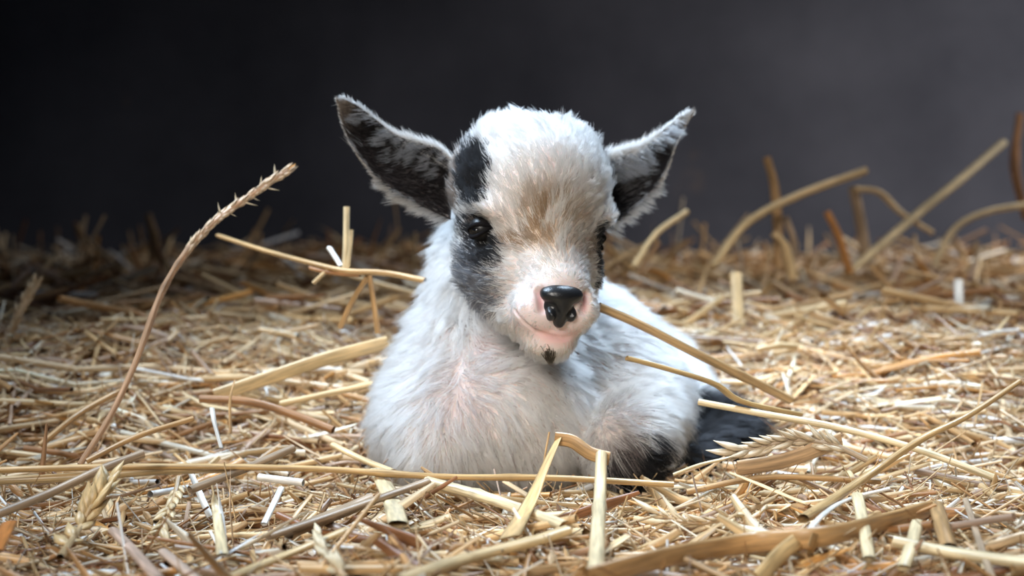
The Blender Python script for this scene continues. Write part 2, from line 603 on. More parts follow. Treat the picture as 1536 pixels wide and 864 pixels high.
def skin_col(P):
    n = len(P)
    c = np.tile(np.array([0.72, 0.62, 0.58]), (n, 1))
    c = over(c, np.array([0.56, 0.42, 0.30]), 0.8 * ms(P, 'fan', 0.6))
    for k in ('armpit', 'throat', 'crown_pink'):
        c = over(c, np.array([0.50, 0.38, 0.35]), 0.7 * ms(P, k, 0.7))
    c = over(c, np.array([0.84, 0.70, 0.70]), ms(P, 'muzzle', 0.5))
    q = to_head(P)
    m = np.full(n, 9.0)
    for a, b in zip(MOUTH[:-1], MOUTH[1:]):
        m = np.minimum(m, seg_dist(q, a, b))
    c = over(c, np.array([0.74, 0.42, 0.39]), 0.8 * np.exp(-(m / 0.36) ** 2) * sstep(1.6, 0.5, np.abs(q[:, 0])) * (q[:, 1] > 3))
    c = over(c, np.array([0.38, 0.12, 0.12]), 0.9 * np.exp(-(m / 0.07) ** 2))
    for s in (-1, 1):
        dn = seg_dist(q, (1.10 * s, 6.1, -3.5), (1.02 * s, 6.4, -4.1))
        c = over(c, np.array([0.55, 0.10, 0.11]), 0.95 * np.exp(-(dn / 0.15) ** 2))
    for k in ('cheek', 'jaw', 'brow_side'):
        c = over(c, np.array([0.16, 0.14, 0.14]), 0.8 * ms(P, k, 0.5))
    for k in ('eye', 'under_eye', 'brow', 'far_eye', 'knee'):
        c = over(c, np.array([0.02, 0.02, 0.022]), 0.95 * ms(P, k, 0.4))
    for e in (EYE_L, EYE_R):
        c = over(c, np.array([0.012, 0.011, 0.011]), np.exp(-((q - e) ** 2).sum(-1) / 0.85 ** 2))
    c = over(c, np.array([0.012, 0.012, 0.013]), hind_black(P))
    return c


kid = link('goat_kid', None)
kid.location = (0.02, 0.04, 0.0)
tag(kid, 'white baby goat with black eye patches lying in the straw facing the camera', 'goat')
INV = np.array(kid.location)
body_me = big_mesh('body', KV - INV, KQ, SKIN)
put_attr(body_me, 'skin', 'FLOAT_COLOR', skin_col(KV))
body = link('body', body_me, kid)


# ------------------------------------------------------------------ fur
def sample_tris(V, Q, n, weight, rng):
    T = np.concatenate([Q[:, [0, 1, 2]], Q[:, [0, 2, 3]]])
    a, b, c = V[T[:, 0]], V[T[:, 1]], V[T[:, 2]]
    ar = 0.5 * np.linalg.norm(np.cross(b - a, c - a), axis=1) * weight((a + b + c) / 3)
    t = rng.choice(len(T), n, p=ar / ar.sum())
    u, v = rng.random(n), rng.random(n)
    fl = u + v > 1
    u[fl], v[fl] = 1 - u[fl], 1 - v[fl]
    return a[t] + u[:, None] * (b[t] - a[t]) + v[:, None] * (c[t] - a[t])


def unit(v):
    return v / np.maximum(np.linalg.norm(v, axis=-1, keepdims=True), 1e-9)


def grow(name, parent, P, N, T, length, lean, color, radius, rng, clump=0.5, per=14, bend=0.35, offset=INV, jitter=0.22):
    """hairs as a curves object: roots P, normals N, combing direction T"""
    n = len(P)
    T = unit(T - (T * N).sum(-1, keepdims=True) * N)
    D = unit(N * np.cos(lean)[:, None] + T * np.sin(lean)[:, None] + rng.normal(size=(n, 3)) * jitter)
    ts = np.array([0, 0.33, 0.67, 1.0])
    pts = P[:, None] + length[:, None, None] * (ts[None, :, None] * D[:, None] + (ts ** 2)[None, :, None] * bend * (T[:, None] - 0.25 * N[:, None]))
    if clump > 0:
        cen = rng.choice(n, max(n // per, 1), replace=False)
        kd = kdtree.KDTree(len(cen))
        for j, i in enumerate(cen):
            kd.insert(P[i], j)
        kd.balance()
        own = np.array([cen[kd.find(p)[1]] for p in P])
        ck = clump * np.array([0, 0.15, 0.55, 1.0])[None, :, None] * rng.uniform(0.5, 1.2, n)[:, None, None]
        dist = np.linalg.norm(P - P[own], axis=1)
        ck = ck * (1 - sstep(0.003, 0.007, dist))[:, None, None]
        pts = pts + ck * (pts[own] - pts)
    hc = bpy.data.hair_curves.new(name)
    hc.add_curves([4] * n)
    hc.attributes['position'].data.foreach_set('vector', (pts - offset).astype(np.float32).ravel())
    ra = hc.attributes.get('radius') or hc.attributes.new('radius', 'FLOAT', 'POINT')
    prof = np.array([1.0, 0.9, 0.6, 0.12])
    ra.data.foreach_set('value', (radius * rng.uniform(0.7, 1.3, n)[:, None] * prof[None]).astype(np.float32).ravel())
    put_attr(hc, 'coat', 'FLOAT_COLOR', color, 'CURVE')
    put_attr(hc, 'root_normal', 'FLOAT_VECTOR', N, 'CURVE')
    hc.materials.append(FUR)
    o = link(name, hc, parent)
    return o


def fur_weight(P):
    q = to_head(P)
    head = 1 - sstep(6.0, 7.5, np.linalg.norm(q * np.array([1, 0.85, 0.9]), axis=1))
    w = 1.0 + 1.1 * head
    w *= 0.60 + 0.40 * sstep(0.22, 0.14, P[:, 1])
    w *= sstep(-0.004, 0.004, P[:, 2])
    bare = np.maximum(ms(P, 'lip', 0.5), 0.80 * ms(P, 'muzzle', 0.5))
    w *= 1 + 0.5 * ms(P, 'muzzle', 0.6)
    w *= 1 - 0.45 * bare
    m = np.full(len(q), 9.0)
    for a, b in zip(MOUTH[:-1], MOUTH[1:]):
        m = np.minimum(m, seg_dist(q, a, b))
    w *= 1 - 0.95 * np.exp(-(m / 0.30) ** 4)
    for e in (EYE_L, EYE_R):
        w *= 1 - np.exp(-((q - e) ** 2).sum(-1) / 0.70 ** 2) * 0.97
    w *= 1 - 0.97 * np.exp(-(((q - NOSE_C) / np.array([1.05, 1.2, 1.05])) ** 2).sum(-1) ** 2)
    for k in ('armpit', 'throat', 'crown_pink'):
        w *= 1 - 0.45 * ms(P, k, 0.7)
    return np.maximum(w, 1e-4)


def fur_body(n=215000):
    rng = np.random.default_rng(11)
    P = sample_tris(KV, KQ, n, fur_weight, rng)
    P = P - grad(P) * (sdf(P) + 0.0004)[:, None]
    N = grad(P)
    q = to_head(P)
    headm = sstep(0.006, -0.006, sdf_head(P) - sdf_body(P))
    # head: combed away from the nose; body: combed down and back
    src = from_head([0, 6.3, -3.2])
    Th = unit(P - src)
    chin = sstep(-4.6, -5.4, q[:, 2])
    Th = unit(Th + chin[:, None] * np.array([0, 0, -1.2]))
    up = from_head([0, 0, 1]) - HEAD_C
    crown = sstep(0.8, 2.4, q[:, 2])
    Th = unit(Th + crown[:, None] * (HA[0] * np.tanh(q[:, :1] / 1.2) * 0.7 + HA[2] * 0.6))
    Tb = np.tile(np.array([0.10, 0.25, -0.95]), (n, 1))
    back = sstep(0.04, 0.10, P[:, 1])
    Tb = Tb * (1 - back[:, None]) + back[:, None] * np.array([0.5, 0.75, -0.35])
    side = (P[:, 0] + 0.017) / 0.05
    Tb[:, 0] += 0.45 * side * (1 - back)
    # the whorl where chest and shoulder meet
    c, r = MARK['armpit']
    wh = np.exp(-(((P - c) / (r * 1.6)) ** 2).sum(-1))
    Tb = Tb + wh[:, None] * (unit(P - c) * 0.8 + np.array([0.5, 0, 0]))
    T = Th * headm[:, None] + Tb * (1 - headm[:, None])
    T = T + 0.35 * np.stack([wob(P, 70, k) for k in (0, 1, 2)], -1) + 0.15 * np.stack([wob(P, 260, k) for k in (3, 4, 5)], -1)
    face = sstep(1.2, 2.8, q[:, 1]) * headm
    L = 0.0105 * (1 - headm) + headm * (0.0070 * (1 - face) + 0.0046 * face)
    L *= 1 - 0.55 * np.exp(-((q - np.array([0, 5.6, -3.6])) ** 2).sum(-1) / 2.4 ** 2)
    for e in (EYE_L, EYE_R):
        L *= 1 - 0.5 * np.exp(-((q - e) ** 2).sum(-1) / 1.3 ** 2)
    L *= 1 - 0.45 * ms(P, 'muzzle', 0.6)
    L *= 1 + 0.60 * ms(P, 'fan', 0.6)
    L *= rng.uniform(0.6, 1.25, n) * np.where(rng.random(n) < 0.08, 1.45, 1.0)
    lean = 0.95 + 0.25 * rng.normal(size=n) * 0.6 + 0.12 * face - 0.15 * (1 - headm) + 0.2 * ms(P, 'muzzle', 0.6)
    lean -= 0.25 * crown * headm
    rnd = np.clip(rng.random(n) * 0.75 + 0.25 * (0.5 + 0.5 * wob(P, 420, 5)), 0, 1)
    o = grow('fur', kid, P, N, T, L, np.clip(lean, 0.4, 1.4), coat(P, rnd), 0.00013, rng, clump=0.72, per=22)
    o['kind'] = 'stuff'
    return o


fur_body()

# ------------------------------------------------------------------ ears
def ear(name, tip, upper, lower, base_d, tip_d, cup, label, face_dir, seed, dark):
    """upper and lower rims as pixel polylines from base to tip, given depth along the way; a cupped leaf with two sides"""
    nu, nv = 26, 13
    def rim(pl):
        p = np.array(pl, float)
        s = np.concatenate([[0], np.cumsum(np.linalg.norm(np.diff(p, axis=0), axis=1))]); s /= s[-1]
        u = np.linspace(0, 1, nu)
        q = np.stack([np.interp(u, s, p[:, k]) for k in range(2)], -1)
        for _ in range(3):
            q[1:-1] = 0.25 * q[:-2] + 0.5 * q[1:-1] + 0.25 * q[2:]
        d = base_d + (tip_d - base_d) * u
        return np.array([W(a, b, dd) for (a, b), dd in zip(q, d)])
    U, Lw = rim(upper), rim(lower)
    v = np.linspace(-1, 1, nv)
    fd = unit(np.array(face_dir, float))
    ctr = 0.5 * (U + Lw)
    half = 0.5 * np.linalg.norm(U - Lw, axis=1)
    front = np.zeros((nu, nv, 3)); back = front.copy()
    for i in range(nu):
        for j in range(nv):
            w = v[j]
            p = Lw[i] * (1 - w) / 2 + U[i] * (1 + w) / 2
            depth = cup * half[i] * (1 - w * w)
            front[i, j] = p - fd * depth
            back[i, j] = p - fd * (depth + 0.0022 * (1 - w ** 6) + 0.0003)
    Vt = np.concatenate([front.reshape(-1, 3), back.reshape(-1, 3)])
    ix = np.arange(nu * nv).reshape(nu, nv)
    Q1 = np.stack([ix[:-1, :-1], ix[:-1, 1:], ix[1:, 1:], ix[1:, :-1]], -1).reshape(-1, 4)
    n0 = nu * nv
    # orient the front toward face_dir
    a, b, c = Vt[Q1[len(Q1) // 2, 0]], Vt[Q1[len(Q1) // 2, 1]], Vt[Q1[len(Q1) // 2, 2]]
    if np.dot(np.cross(b - a, c - a), fd) < 0:
        Q1 = Q1[:, ::-1]
    Q2 = Q1[:, ::-1] + n0
    edge = [ix[:, 0], ix[:, -1], ix[0, :], ix[-1, :]]
    Q3 = []
    for e in edge:
        for i, j in zip(e[:-1], e[1:]):
            Q3.append((i, j, j + n0, i + n0))
    Qa = np.concatenate([Q1, Q2, np.array(Q3)])
    me = big_mesh(name, Vt - INV, Qa, SKIN)
    uu = np.repeat(np.linspace(0, 1, nu), nv); vv = np.tile(v, nu)
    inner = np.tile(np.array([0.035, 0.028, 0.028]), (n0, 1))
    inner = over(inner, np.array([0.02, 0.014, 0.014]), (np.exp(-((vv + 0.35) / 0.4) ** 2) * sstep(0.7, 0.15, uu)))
    outer = np.tile(np.array([0.62, 0.52, 0.48]), (n0, 1))
    put_attr(me, 'skin', 'FLOAT_COLOR', np.concatenate([inner, outer]))
    o = link('ear', me, kid)
    o['label'] = label
    rng = np.random.default_rng(seed)
    # hair: roots on front, back and rims
    def roots(grid, n, vlo=-1, vhi=1, ulo=0, uhi=1):
        u = rng.uniform(ulo, uhi, n) * (nu - 1.001); w = (rng.uniform(vlo, vhi, n) + 1) / 2 * (nv - 1.001)
        i, j = u.astype(int), w.astype(int); fu, fw = (u - i)[:, None], (w - j)[:, None]
        p = (grid[i, j] * (1 - fu) * (1 - fw) + grid[i + 1, j] * fu * (1 - fw) + grid[i, j + 1] * (1 - fu) * fw + grid[i + 1, j + 1] * fu * fw)
        return p, u / (nu - 1), w / (nv - 1) * 2 - 1
    ax = unit(np.array([ctr[min(k + 1, nu - 1)] - ctr[max(k - 1, 0)] for k in range(nu)]))
    cross = unit(U - Lw + 1e-9)
    def frame(u):
        k = np.clip((u * (nu - 1)).astype(int), 0, nu - 1)
        return ax[k], cross[k]
    sets = []
    # inner hairs: dark short ground plus pale streaks combed from the upper rim
    p, u, w = roots(front, 8000)
    A, Cx = frame(u)
    pale = (0.5 + 0.5 * wob(p, 800, 2) + 0.25 * rng.random(len(p)) < (0.12 + dark[0] * sstep(-0.25, 0.6, w) * sstep(0.98, 0.75, u) + 0.35 * sstep(0.85, 0.97, np.abs(w)))) * 1.0
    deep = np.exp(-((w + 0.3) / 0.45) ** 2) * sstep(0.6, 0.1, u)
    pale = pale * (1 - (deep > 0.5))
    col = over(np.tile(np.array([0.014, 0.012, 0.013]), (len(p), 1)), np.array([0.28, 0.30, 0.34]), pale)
    tipm = sstep(0.78, 0.95, u + 0.05 * rng.normal(size=len(u)))
    col = over(col, np.array([0.30, 0.24, 0.19]), 0.7 * tipm)
    sets.append((p, np.tile(fd, (len(p), 1)), A * 0.8 - Cx * (0.5 + 0.5 * w)[:, None], (0.0028 + 0.0035 * pale) * rng.uniform(0.6, 1.2, len(p)), np.full(len(p), 1.30), col))
    # outer fur
    p, u, w = roots(back, 7000)
    A, Cx = frame(u)
    col = over(np.tile(C_WHITE, (len(p), 1)), np.array([0.24, 0.20, 0.17]), sstep(0.80, 1.0, u) * 0.7)
    sets.append((p, np.tile(-fd, (len(p), 1)), A + 0.4 * Cx * w[:, None], (0.0055 * sstep(0.75, 0.1, u) + 0.0018) * rng.uniform(0.6, 1.2, len(p)), np.full(len(p), 1.25), col))
    # upper rim and root: white fur
    p, u, w = roots(front, 6500, 0.45, 1.0, 0, 0.75)
    A, Cx = frame(u)
    keep = (rng.random(len(p)) < sstep(0.78, 0.15, u)) & (w > 0.45 + 0.55 * u)
    p, u, w, A, Cx = p[keep], u[keep], w[keep], A[keep], Cx[keep]
    sets.append((p, unit(np.tile(fd, (len(p), 1)) + Cx), A * 0.9 + 0.3 * Cx, (0.0075 - 0.004 * u) * rng.uniform(0.6, 1.2, len(p)), np.full(len(p), 1.0), np.tile(C_WHITE, (len(p), 1))))
    # rims: short pale edge all along, long white fringe under the lower rim
    for lo, hi, sgn, ln, num in ((0.95, 1.0, 1, 0.0014, 1300), (-1.0, -0.92, -1, 0.0070, 1500)):
        p, u, w = roots(front, num, lo, hi, 0.0, 1.0)
        A, Cx = frame(u)
        L = ln * ((sstep(0.62, 0.35, u) * (0.75 + 0.25 * np.sin(u * 47))) if sgn < 0 else 1.0) + 0.0014
        sets.append((p, unit(sgn * Cx + 0.35 * fd), A * 0.8 - 0.3 * fd, L * rng.uniform(0.5, 1.2, len(p)), np.full(len(p), 0.75), np.tile(C_WHITE * 0.9, (len(p), 1))))
    P, N, T, L, ln, col = [np.concatenate([s[k] for s in sets]) for k in range(6)]
    col = col * rng.uniform(0.8, 1.1, len(col))[:, None]
    f = grow('ear_fur', o, P, N, T, L, ln, np.clip(col, 0.004, 0.9), 0.00010, rng, clump=0.55, per=9, jitter=0.18)
    f['kind'] = 'stuff'
    return o


ear('ear', None,
    [(690, 250), (668, 226), (632, 214), (600, 207), (572, 186), (545, 164), (527, 152), (513, 148)],
    [(676, 330), (652, 318), (622, 305), (590, 286), (556, 256), (530, 222), (513, 186), (510, 152)],
    0.675, 0.668, 0.42, 'dark-lined ear of the goat kid on the side of its dark eye patch', (0.18, -1.0, -0.10), 21, (0.30,))
ear('ear', None,
    [(892, 250), (918, 234), (946, 229), (972, 214), (996, 195), (1017, 178), (1033, 168)],
    [(908, 345), (928, 330), (958, 305), (986, 275), (1002, 248), (1011, 215), (1026, 188), (1035, 169)],
    0.690, 0.715, 0.42, 'ear of the goat kid on its plain white side, lined in grey', (-0.30, -1.0, -0.10), 22, (0.52,))


# ------------------------------------------------------------------ eyes, nose, beard
def ball(name, c_local, r, mat, parent, squash=(1, 1, 1), nu=24, nv=14):
    V, Q = [], []
    for j in range(nv + 1):
        th = math.pi * j / nv
        for i in range(nu):
            ph = 2 * math.pi * i / nu
            V.append((r * squash[0] * math.sin(th) * math.cos(ph), r * squash[1] * math.sin(th) * math.sin(ph), r * squash[2] * math.cos(th)))
    for j in range(nv):
        for i in range(nu):
            Q.append((j * nu + i, (j + 1) * nu + i, (j + 1) * nu + (i + 1) % nu, j * nu + (i + 1) % nu))
    V = from_head(np.array(V) + np.array(c_local)) - INV
    return link(name, mesh_from(name, V, Q, mat), parent)


def eye_material():
    m, nt, b = new_mat('kid_iris')
    b.inputs['Base Color'].default_value = (0.012, 0.011, 0.011, 1)
    b.inputs['Roughness'].default_value = 0.35
    b.inputs['Specular IOR Level'].default_value = 0.3
    return m


IRIS = eye_material()
LID = plain('dark_lid_skin', (0.010, 0.009, 0.010), 0.9, 0.06, 0.3, 700)
TILT = {-1: 1.0, 1: -1.0}
for e, s in ((EYE_L, -1), (EYE_R, 1)):
    out = unit(np.array([0.80 * s, 0.62, 0.0]))
    c = e - out * 0.12
    eye = ball('eye', c, 0.62, IRIS, kid)
    eye['label'] = 'dark wet eyeball'
    a1 = unit(np.cross(out, [0, 0, 1.0])); a2 = np.cross(a1, out)
    ball('pupil', c + out * 0.40, 0.26, BLACK_GLOSS, eye, (1.0, 1.0, 0.7), 16, 8)
    # lids: a rounded rim of skin around an almond opening
    for nm, sg in (('eyelid', 1), ('eyelid', -1)):
        V, Q = [], []
        nn, k = 18, 8
        for i in range(nn + 1):
            t = i / nn * 2 - 1
            ln = a1 * (t * 0.66) + a2 * (sg * (0.27 if sg > 0 else 0.30) * (1 - t * t) + 0.26 * t * TILT[s])
            pc = c + ln + out * math.sqrt(max(0.66 ** 2 - (ln @ ln), 0.01))
            rr = 0.085 * (1 - 0.55 * abs(t) ** 3)
            for m in range(k):
                an = 2 * math.pi * m / k
                V.append(pc + rr * (math.cos(an) * a2 * 1.3 + math.sin(an) * out))
        for i in range(nn):
            for m in range(k):
                Q.append((i * k + m, (i + 1) * k + m, (i + 1) * k + (m + 1) % k, i * k + (m + 1) % k))
        Q.append(tuple(range(k))); Q.append(tuple(nn * k + m for m in range(k))[::-1])
        link(nm, mesh_from(nm, from_head(np.array(V)) - INV, Q, LID), eye)


def sdf_nose(Pm):
    q = to_head(Pm) - NOSE_C.astype(np.float32)
    d = ell(q, (0, -0.22, 0.38), (1.00, 0.70, 0.52))
    d = smin(d, ell(q, (0, 0.02, -0.15), (0.42, 0.50, 0.60)), 0.25)
    d = smin(d, ell(q, (0, -0.08, -0.70), (0.30, 0.42, 0.42)), 0.22)
    for s in (-1, 1):
        d = smin(d, ell(q, (0.47 * s, -0.05, -0.42), (0.26, 0.47, 0.38)), 0.12)
        m = np.minimum(seg_dist(q, (0.80 * s, 0.20, -0.08), (0.52 * s, 0.34, -0.14)), seg_dist(q, (0.52 * s, 0.34, -0.14), (0.25 * s, 0.46, -0.42)))
        d = d + 0.36 * np.exp(-(m / 0.11) ** 2)
    d = np.minimum(d, ell(q, (0, -0.22, -0.22), (0.80, 0.40, 0.80)))
    d = d + 0.06 * np.exp(-(seg_dist(q, (0, 0.5, -0.50), (0, 0.35, -1.1)) / 0.05) ** 2)
    return d / 100


nc = from_head(NOSE_C)
nvV, nvQ = surface_nets(sdf_nose, *[np.arange(nc[k] - 0.0165, nc[k] + 0.0165, 0.0005) for k in range(3)])


def nose_material():
    m, nt, b = new_mat('nose_leather')
    N, L = nt.nodes.new, nt.links.new
    tc = N('ShaderNodeTexCoord')
    v = N('ShaderNodeTexVoronoi'); v.inputs['Scale'].default_value = 2300
    L(tc.outputs['Object'], v.inputs['Vector'])
    bp = N('ShaderNodeBump'); bp.inputs['Strength'].default_value = 0.22; bp.inputs['Distance'].default_value = 0.0003
    L(v.outputs['Distance'], bp.inputs['Height']); L(bp.outputs['Normal'], b.inputs['Normal'])
    b.inputs['Base Color'].default_value = (0.012, 0.013, 0.015, 1)
    b.inputs['Roughness'].default_value = 0.30
    b.inputs['Specular IOR Level'].default_value = 0.5
    return m


nose = link('nose', big_mesh('nose', nvV - INV, nvQ, nose_material()), kid)
nose['label'] = 'black leathery nose pad with wet nostrils'


def tuft(name, px, py, rad, n, ln, col, seed, down):
    rng = np.random.default_rng(seed)
    c = shoot(px, py)
    P = c + rng.normal(size=(n, 3)) * rad
    P = P - grad(P) * sdf(P)[:, None]
    N = grad(P)
    T = np.tile(np.array(down, float), (n, 1))
    return grow(name, kid, P, N, T, ln * rng.uniform(0.6, 1.2, n), np.full(n, 1.0), np.clip(np.tile(col, (n, 1)) * rng.uniform(0.6, 1.6, n)[:, None], 0.003, 0.9), 0.00013, rng, clump=0.8, per=n // 3)


bt = tuft('beard', 824, 530, 0.0016, 150, 0.0055, np.array([0.03, 0.024, 0.016]), 5, (0, -0.4, -1))
bt['kind'] = 'stuff'
bt['label'] = 'small dark tuft of hair under the chin'

# ------------------------------------------------------------------ straw
PAL = np.array([lin(212, 174, 124), lin(228, 198, 152), lin(194, 148, 98), lin(162, 116, 74), lin(222, 192, 152), lin(238, 224, 200), lin(184, 154, 130), lin(142, 96, 62), lin(244, 240, 234), lin(210, 154, 88)])
PALW = np.array([0.20, 0.17, 0.13, 0.09, 0.14, 0.08, 0.08, 0.05, 0.03, 0.03])


def batch(C, yaw, pitch, L, R, flat, bend, bendz, roll, seg, K, col, follow, taper, rng):
    n = len(C)
    s = np.linspace(-0.5, 0.5, seg + 1)
    ax = np.stack([np.cos(yaw), np.sin(yaw)], -1); pe = np.stack([-np.sin(yaw), np.cos(yaw)], -1)
    sl = L[:, None] * s[None]
    cp = np.cos(pitch)[:, None]
    bow = (s ** 2)[None] * (bend * L)[:, None]
    xy = C[:, None, :2] + (sl * cp)[..., None] * ax[:, None] + bow[..., None] * pe[:, None]
    h0 = height(C[:, 0], C[:, 1])
    z = C[:, None, 2] + follow[:, None] * (height(xy[..., 0], xy[..., 1]) - h0[:, None]) + sl * np.sin(pitch)[:, None] + (s ** 2)[None] * (bendz * L)[:, None]
    ctr = np.concatenate([xy, z[..., None]], -1)
    tan = unit(np.gradient(ctr, axis=1))
    side = unit(np.cross(tan, np.array([0.03, 0.02, 1.0])))
    upp = np.cross(side, tan)
    cr, sr = np.cos(roll)[:, None, None], np.sin(roll)[:, None, None]
    a = cr * side + sr * upp
    b = -sr * side + cr * upp
    th = np.arange(K) * 2 * math.pi / K
    prof = np.ones((n, seg + 1))
    if taper is not None:
        ragged = np.ones((n, seg + 1)); ragged[:, 0] = rng.uniform(0.05, 0.8, n); ragged[:, -1] = rng.uniform(0.05, 0.8, n)
        ragged = np.where((flat < 0.5)[:, None], ragged, 1.0)
        prof = ragged * np.where(taper[:, None] > 0.5, np.sqrt(np.clip(1 - (2 * s) ** 2, 0, 1))[None] * 0.92 + 0.08, 1.0 - 0.12 * np.abs(2 * s[None]) * rng.random((n, 1)))
    rr = (R[:, None] * prof)[..., None, None]
    ring = ctr[:, :, None] + rr * (np.cos(th)[None, None, :, None] * a[:, :, None] + flat[:, None, None, None] * np.sin(th)[None, None, :, None] * b[:, :, None])
    V = ring.reshape(-1, 3)
    base = (np.arange(n) * (seg + 1) * K)[:, None, None]
    i = np.arange(seg)[None, :, None] * K; k = np.arange(K)[None, None, :]; k2 = (k + 1) % K
    Q = np.stack(np.broadcast_arrays(base + i + k, base + i + k2, base + i + K + k2, base + i + K + k), -1).reshape(-1, 4)
    shade = 1 + 0.16 * np.sin(s[None] * 9 + rng.uniform(0, 6, n)[:, None])
    tint = np.broadcast_to((col[:, None] * shade[..., None])[:, :, None], ring.shape).reshape(-1, 3)
    grain = np.stack(np.broadcast_arrays((sl * 60)[:, :, None], (np.cos(th) * 2.2)[None, None], (rng.uniform(0, 90, n)[:, None, None] + np.sin(th)[None, None] * 2.2)), -1).reshape(-1, 3)
    return V, Q, np.clip(tint, 0, 0.95), grain, ctr


def straw_obj(name, parts, parent=None):
    V, Q, T, Gr, off = [], [], [], [], 0
    for p in parts:
        V.append(p[0]); Q.append(p[1] + off); T.append(p[2]); Gr.append(p[3]); off += len(p[0])
    me = big_mesh(name, np.concatenate(V), np.concatenate(Q), STRAW)
    put_attr(me, 'tint', 'FLOAT_COLOR', np.concatenate(T))
    put_attr(me, 'grain', 'FLOAT_VECTOR', np.concatenate(Gr))
    return link(name, me, parent)


def field(n, ylo, yhi, rng, power=1.0, beside=False):
    y = ylo + (yhi - ylo) * rng.random(n) ** power
    half = (y + 0.70) * 0.37 + 0.06
    x = rng.uniform(-1, 1, n) * half
    if beside:
        x = np.sign(x) * (half + rng.uniform(0, 0.5, n))
    return x, y


def random_straws(n, ylo, yhi, rng, kinds, dz, power=1.0, beside=False):
    """kinds: list of (share, length range, radius range, flatness range, tapered, seg, K)"""
    out = []
    for share, Lr, Rr, Fr, tp, seg, K, pit in kinds:
        m = int(n * share)
        x, y = field(m, ylo, yhi, rng, power, beside)
        top = dz[1] if Rr[1] < 0.0015 or tp or ylo > 0.25 else dz[1] - 0.005
        C = np.stack([x, y, height(x, y) + rng.uniform(dz[0], top, m)], -1)
        yaw = rng.normal(0, 0.75, m) + np.where(rng.random(m) < 0.3, rng.uniform(-1.6, 1.6, m), 0)
        pitch = rng.normal(0, pit, m)
        L = rng.uniform(*Lr, m) * rng.uniform(0.6, 1.2, m)
        R = rng.uniform(*Rr, m)
        fl = rng.uniform(*Fr, m)
        col = PAL[rng.choice(len(PAL), m, p=PALW)] * rng.uniform(0.68, 1.08, m)[:, None]
        args = [C, yaw, pitch, L, R, fl, rng.normal(0, 0.10, m) + (fl < 0.5) * rng.normal(0, 0.3, m), rng.normal(0, 0.08, m) + (fl < 0.5) * rng.normal(0, 0.22, m), rng.uniform(0, 3.14, m), col, rng.uniform(0.5, 1, m)]
        # keep clear of the kid
        s = np.linspace(-0.5, 0.5, 7)
        pts = C[:, None] + (L[:, None] * s[None])[..., None] * np.stack([np.cos(yaw) * np.cos(pitch), np.sin(yaw) * np.cos(pitch), np.sin(pitch)], -1)[:, None]
        near = (np.abs(C[:, 0] - 0.02) < 0.20) & (np.abs(C[:, 1] - 0.08) < 0.24)
        ok = np.ones(m, bool)
        if near.any():
            dmin = sdf_body(pts[near].reshape(-1, 3)).reshape(-1, 7).min(1)
            ok[near] = dmin > 0.001
        ends = pts[:, [0, -1], 1].max(1)
        ok &= ends < 1.40
        ok &= (pts[..., 1].min(1) > -0.60)
        args = [a[ok] for a in args]
        C, yaw, pitch, L, R, fl, bd, bz, ro, col, fo = args
        out.append(batch(C, yaw, pitch, L, R, fl, bd, bz, ro, seg, K, col, fo, np.full(len(C), float(tp)), rng))
    return out


def bed():
    rng = np.random.default_rng(31)
    near = [(0.12, (0.07, 0.20), (0.0007, 0.0020), (0.75, 1.0), 0, 4, 6, 0.07),
            (0.14, (0.03, 0.11), (0.0008, 0.0028), (0.06, 0.25), 0, 5, 5, 0.20),
            (0.24, (0.015, 0.06), (0.0004, 0.0011), (0.25, 0.9), 0, 2, 4, 0.30),
            (0.26, (0.012, 0.05), (0.00018, 0.00045), (1.0, 1.0), 0, 3, 3, 0.50),
            (0.24, (0.005, 0.013), (0.0008, 0.0024), (0.08, 0.35), 1, 4, 5, 0.8)]
    parts = random_straws(33000, -0.32, 0.32, rng, near, (-0.014, 0.005))
    far = [(0.55, (0.06, 0.20), (0.0018, 0.0032), (0.5, 1.0), 0, 3, 5, 0.16),
           (0.45, (0.03, 0.10), (0.0015, 0.0045), (0.12, 0.4), 0, 3, 4, 0.25)]
    parts += random_straws(9000, 0.28, 1.38, rng, far, (-0.012, 0.012))
    stand = [(0.6, (0.06, 0.15), (0.0015, 0.003), (0.5, 1.0), 0, 3, 5, 0.75), (0.4, (0.05, 0.11), (0.002, 0.005), (0.1, 0.3), 0, 4, 4, 0.8)]
    parts += random_straws(330, 0.45, 1.30, rng, stand, (0.0, 0.02))
    parts += random_straws(9000, -0.32, 0.32, rng, near[:3], (-0.012, 0.004), beside=True)
    parts += random_straws(6000, 0.28, 1.38, rng, far, (-0.012, 0.012), beside=True)
    o = straw_obj('straw_bedding', parts)
    tag(o, 'deep litter of broken golden straw and chaff covering the whole floor', 'straw', kind='stuff')


bed()


# ------------------------------------------------------------------ single stalks that can be told apart
def resample(pts, n):
    p = np.array(pts, float)
    if len(p) == 2:
        return p[0] + np.linspace(0, 1, n)[:, None] * (p[1] - p[0])
    pp = np.concatenate([[2 * p[0] - p[1]], p, [2 * p[-1] - p[-2]]])
    s = np.linspace(0, len(p) - 1, n)
    out = []
    for t in s:
        i = min(int(t), len(p) - 2); f = t - i
        a, b, c, d = pp[i], pp[i + 1], pp[i + 2], pp[i + 3]
        out.append(0.5 * ((2 * b) + (c - a) * f + (2 * a - 5 * b + 4 * c - d) * f * f + (3 * b - a - 3 * c + d) * f ** 3))
    return np.array(out)


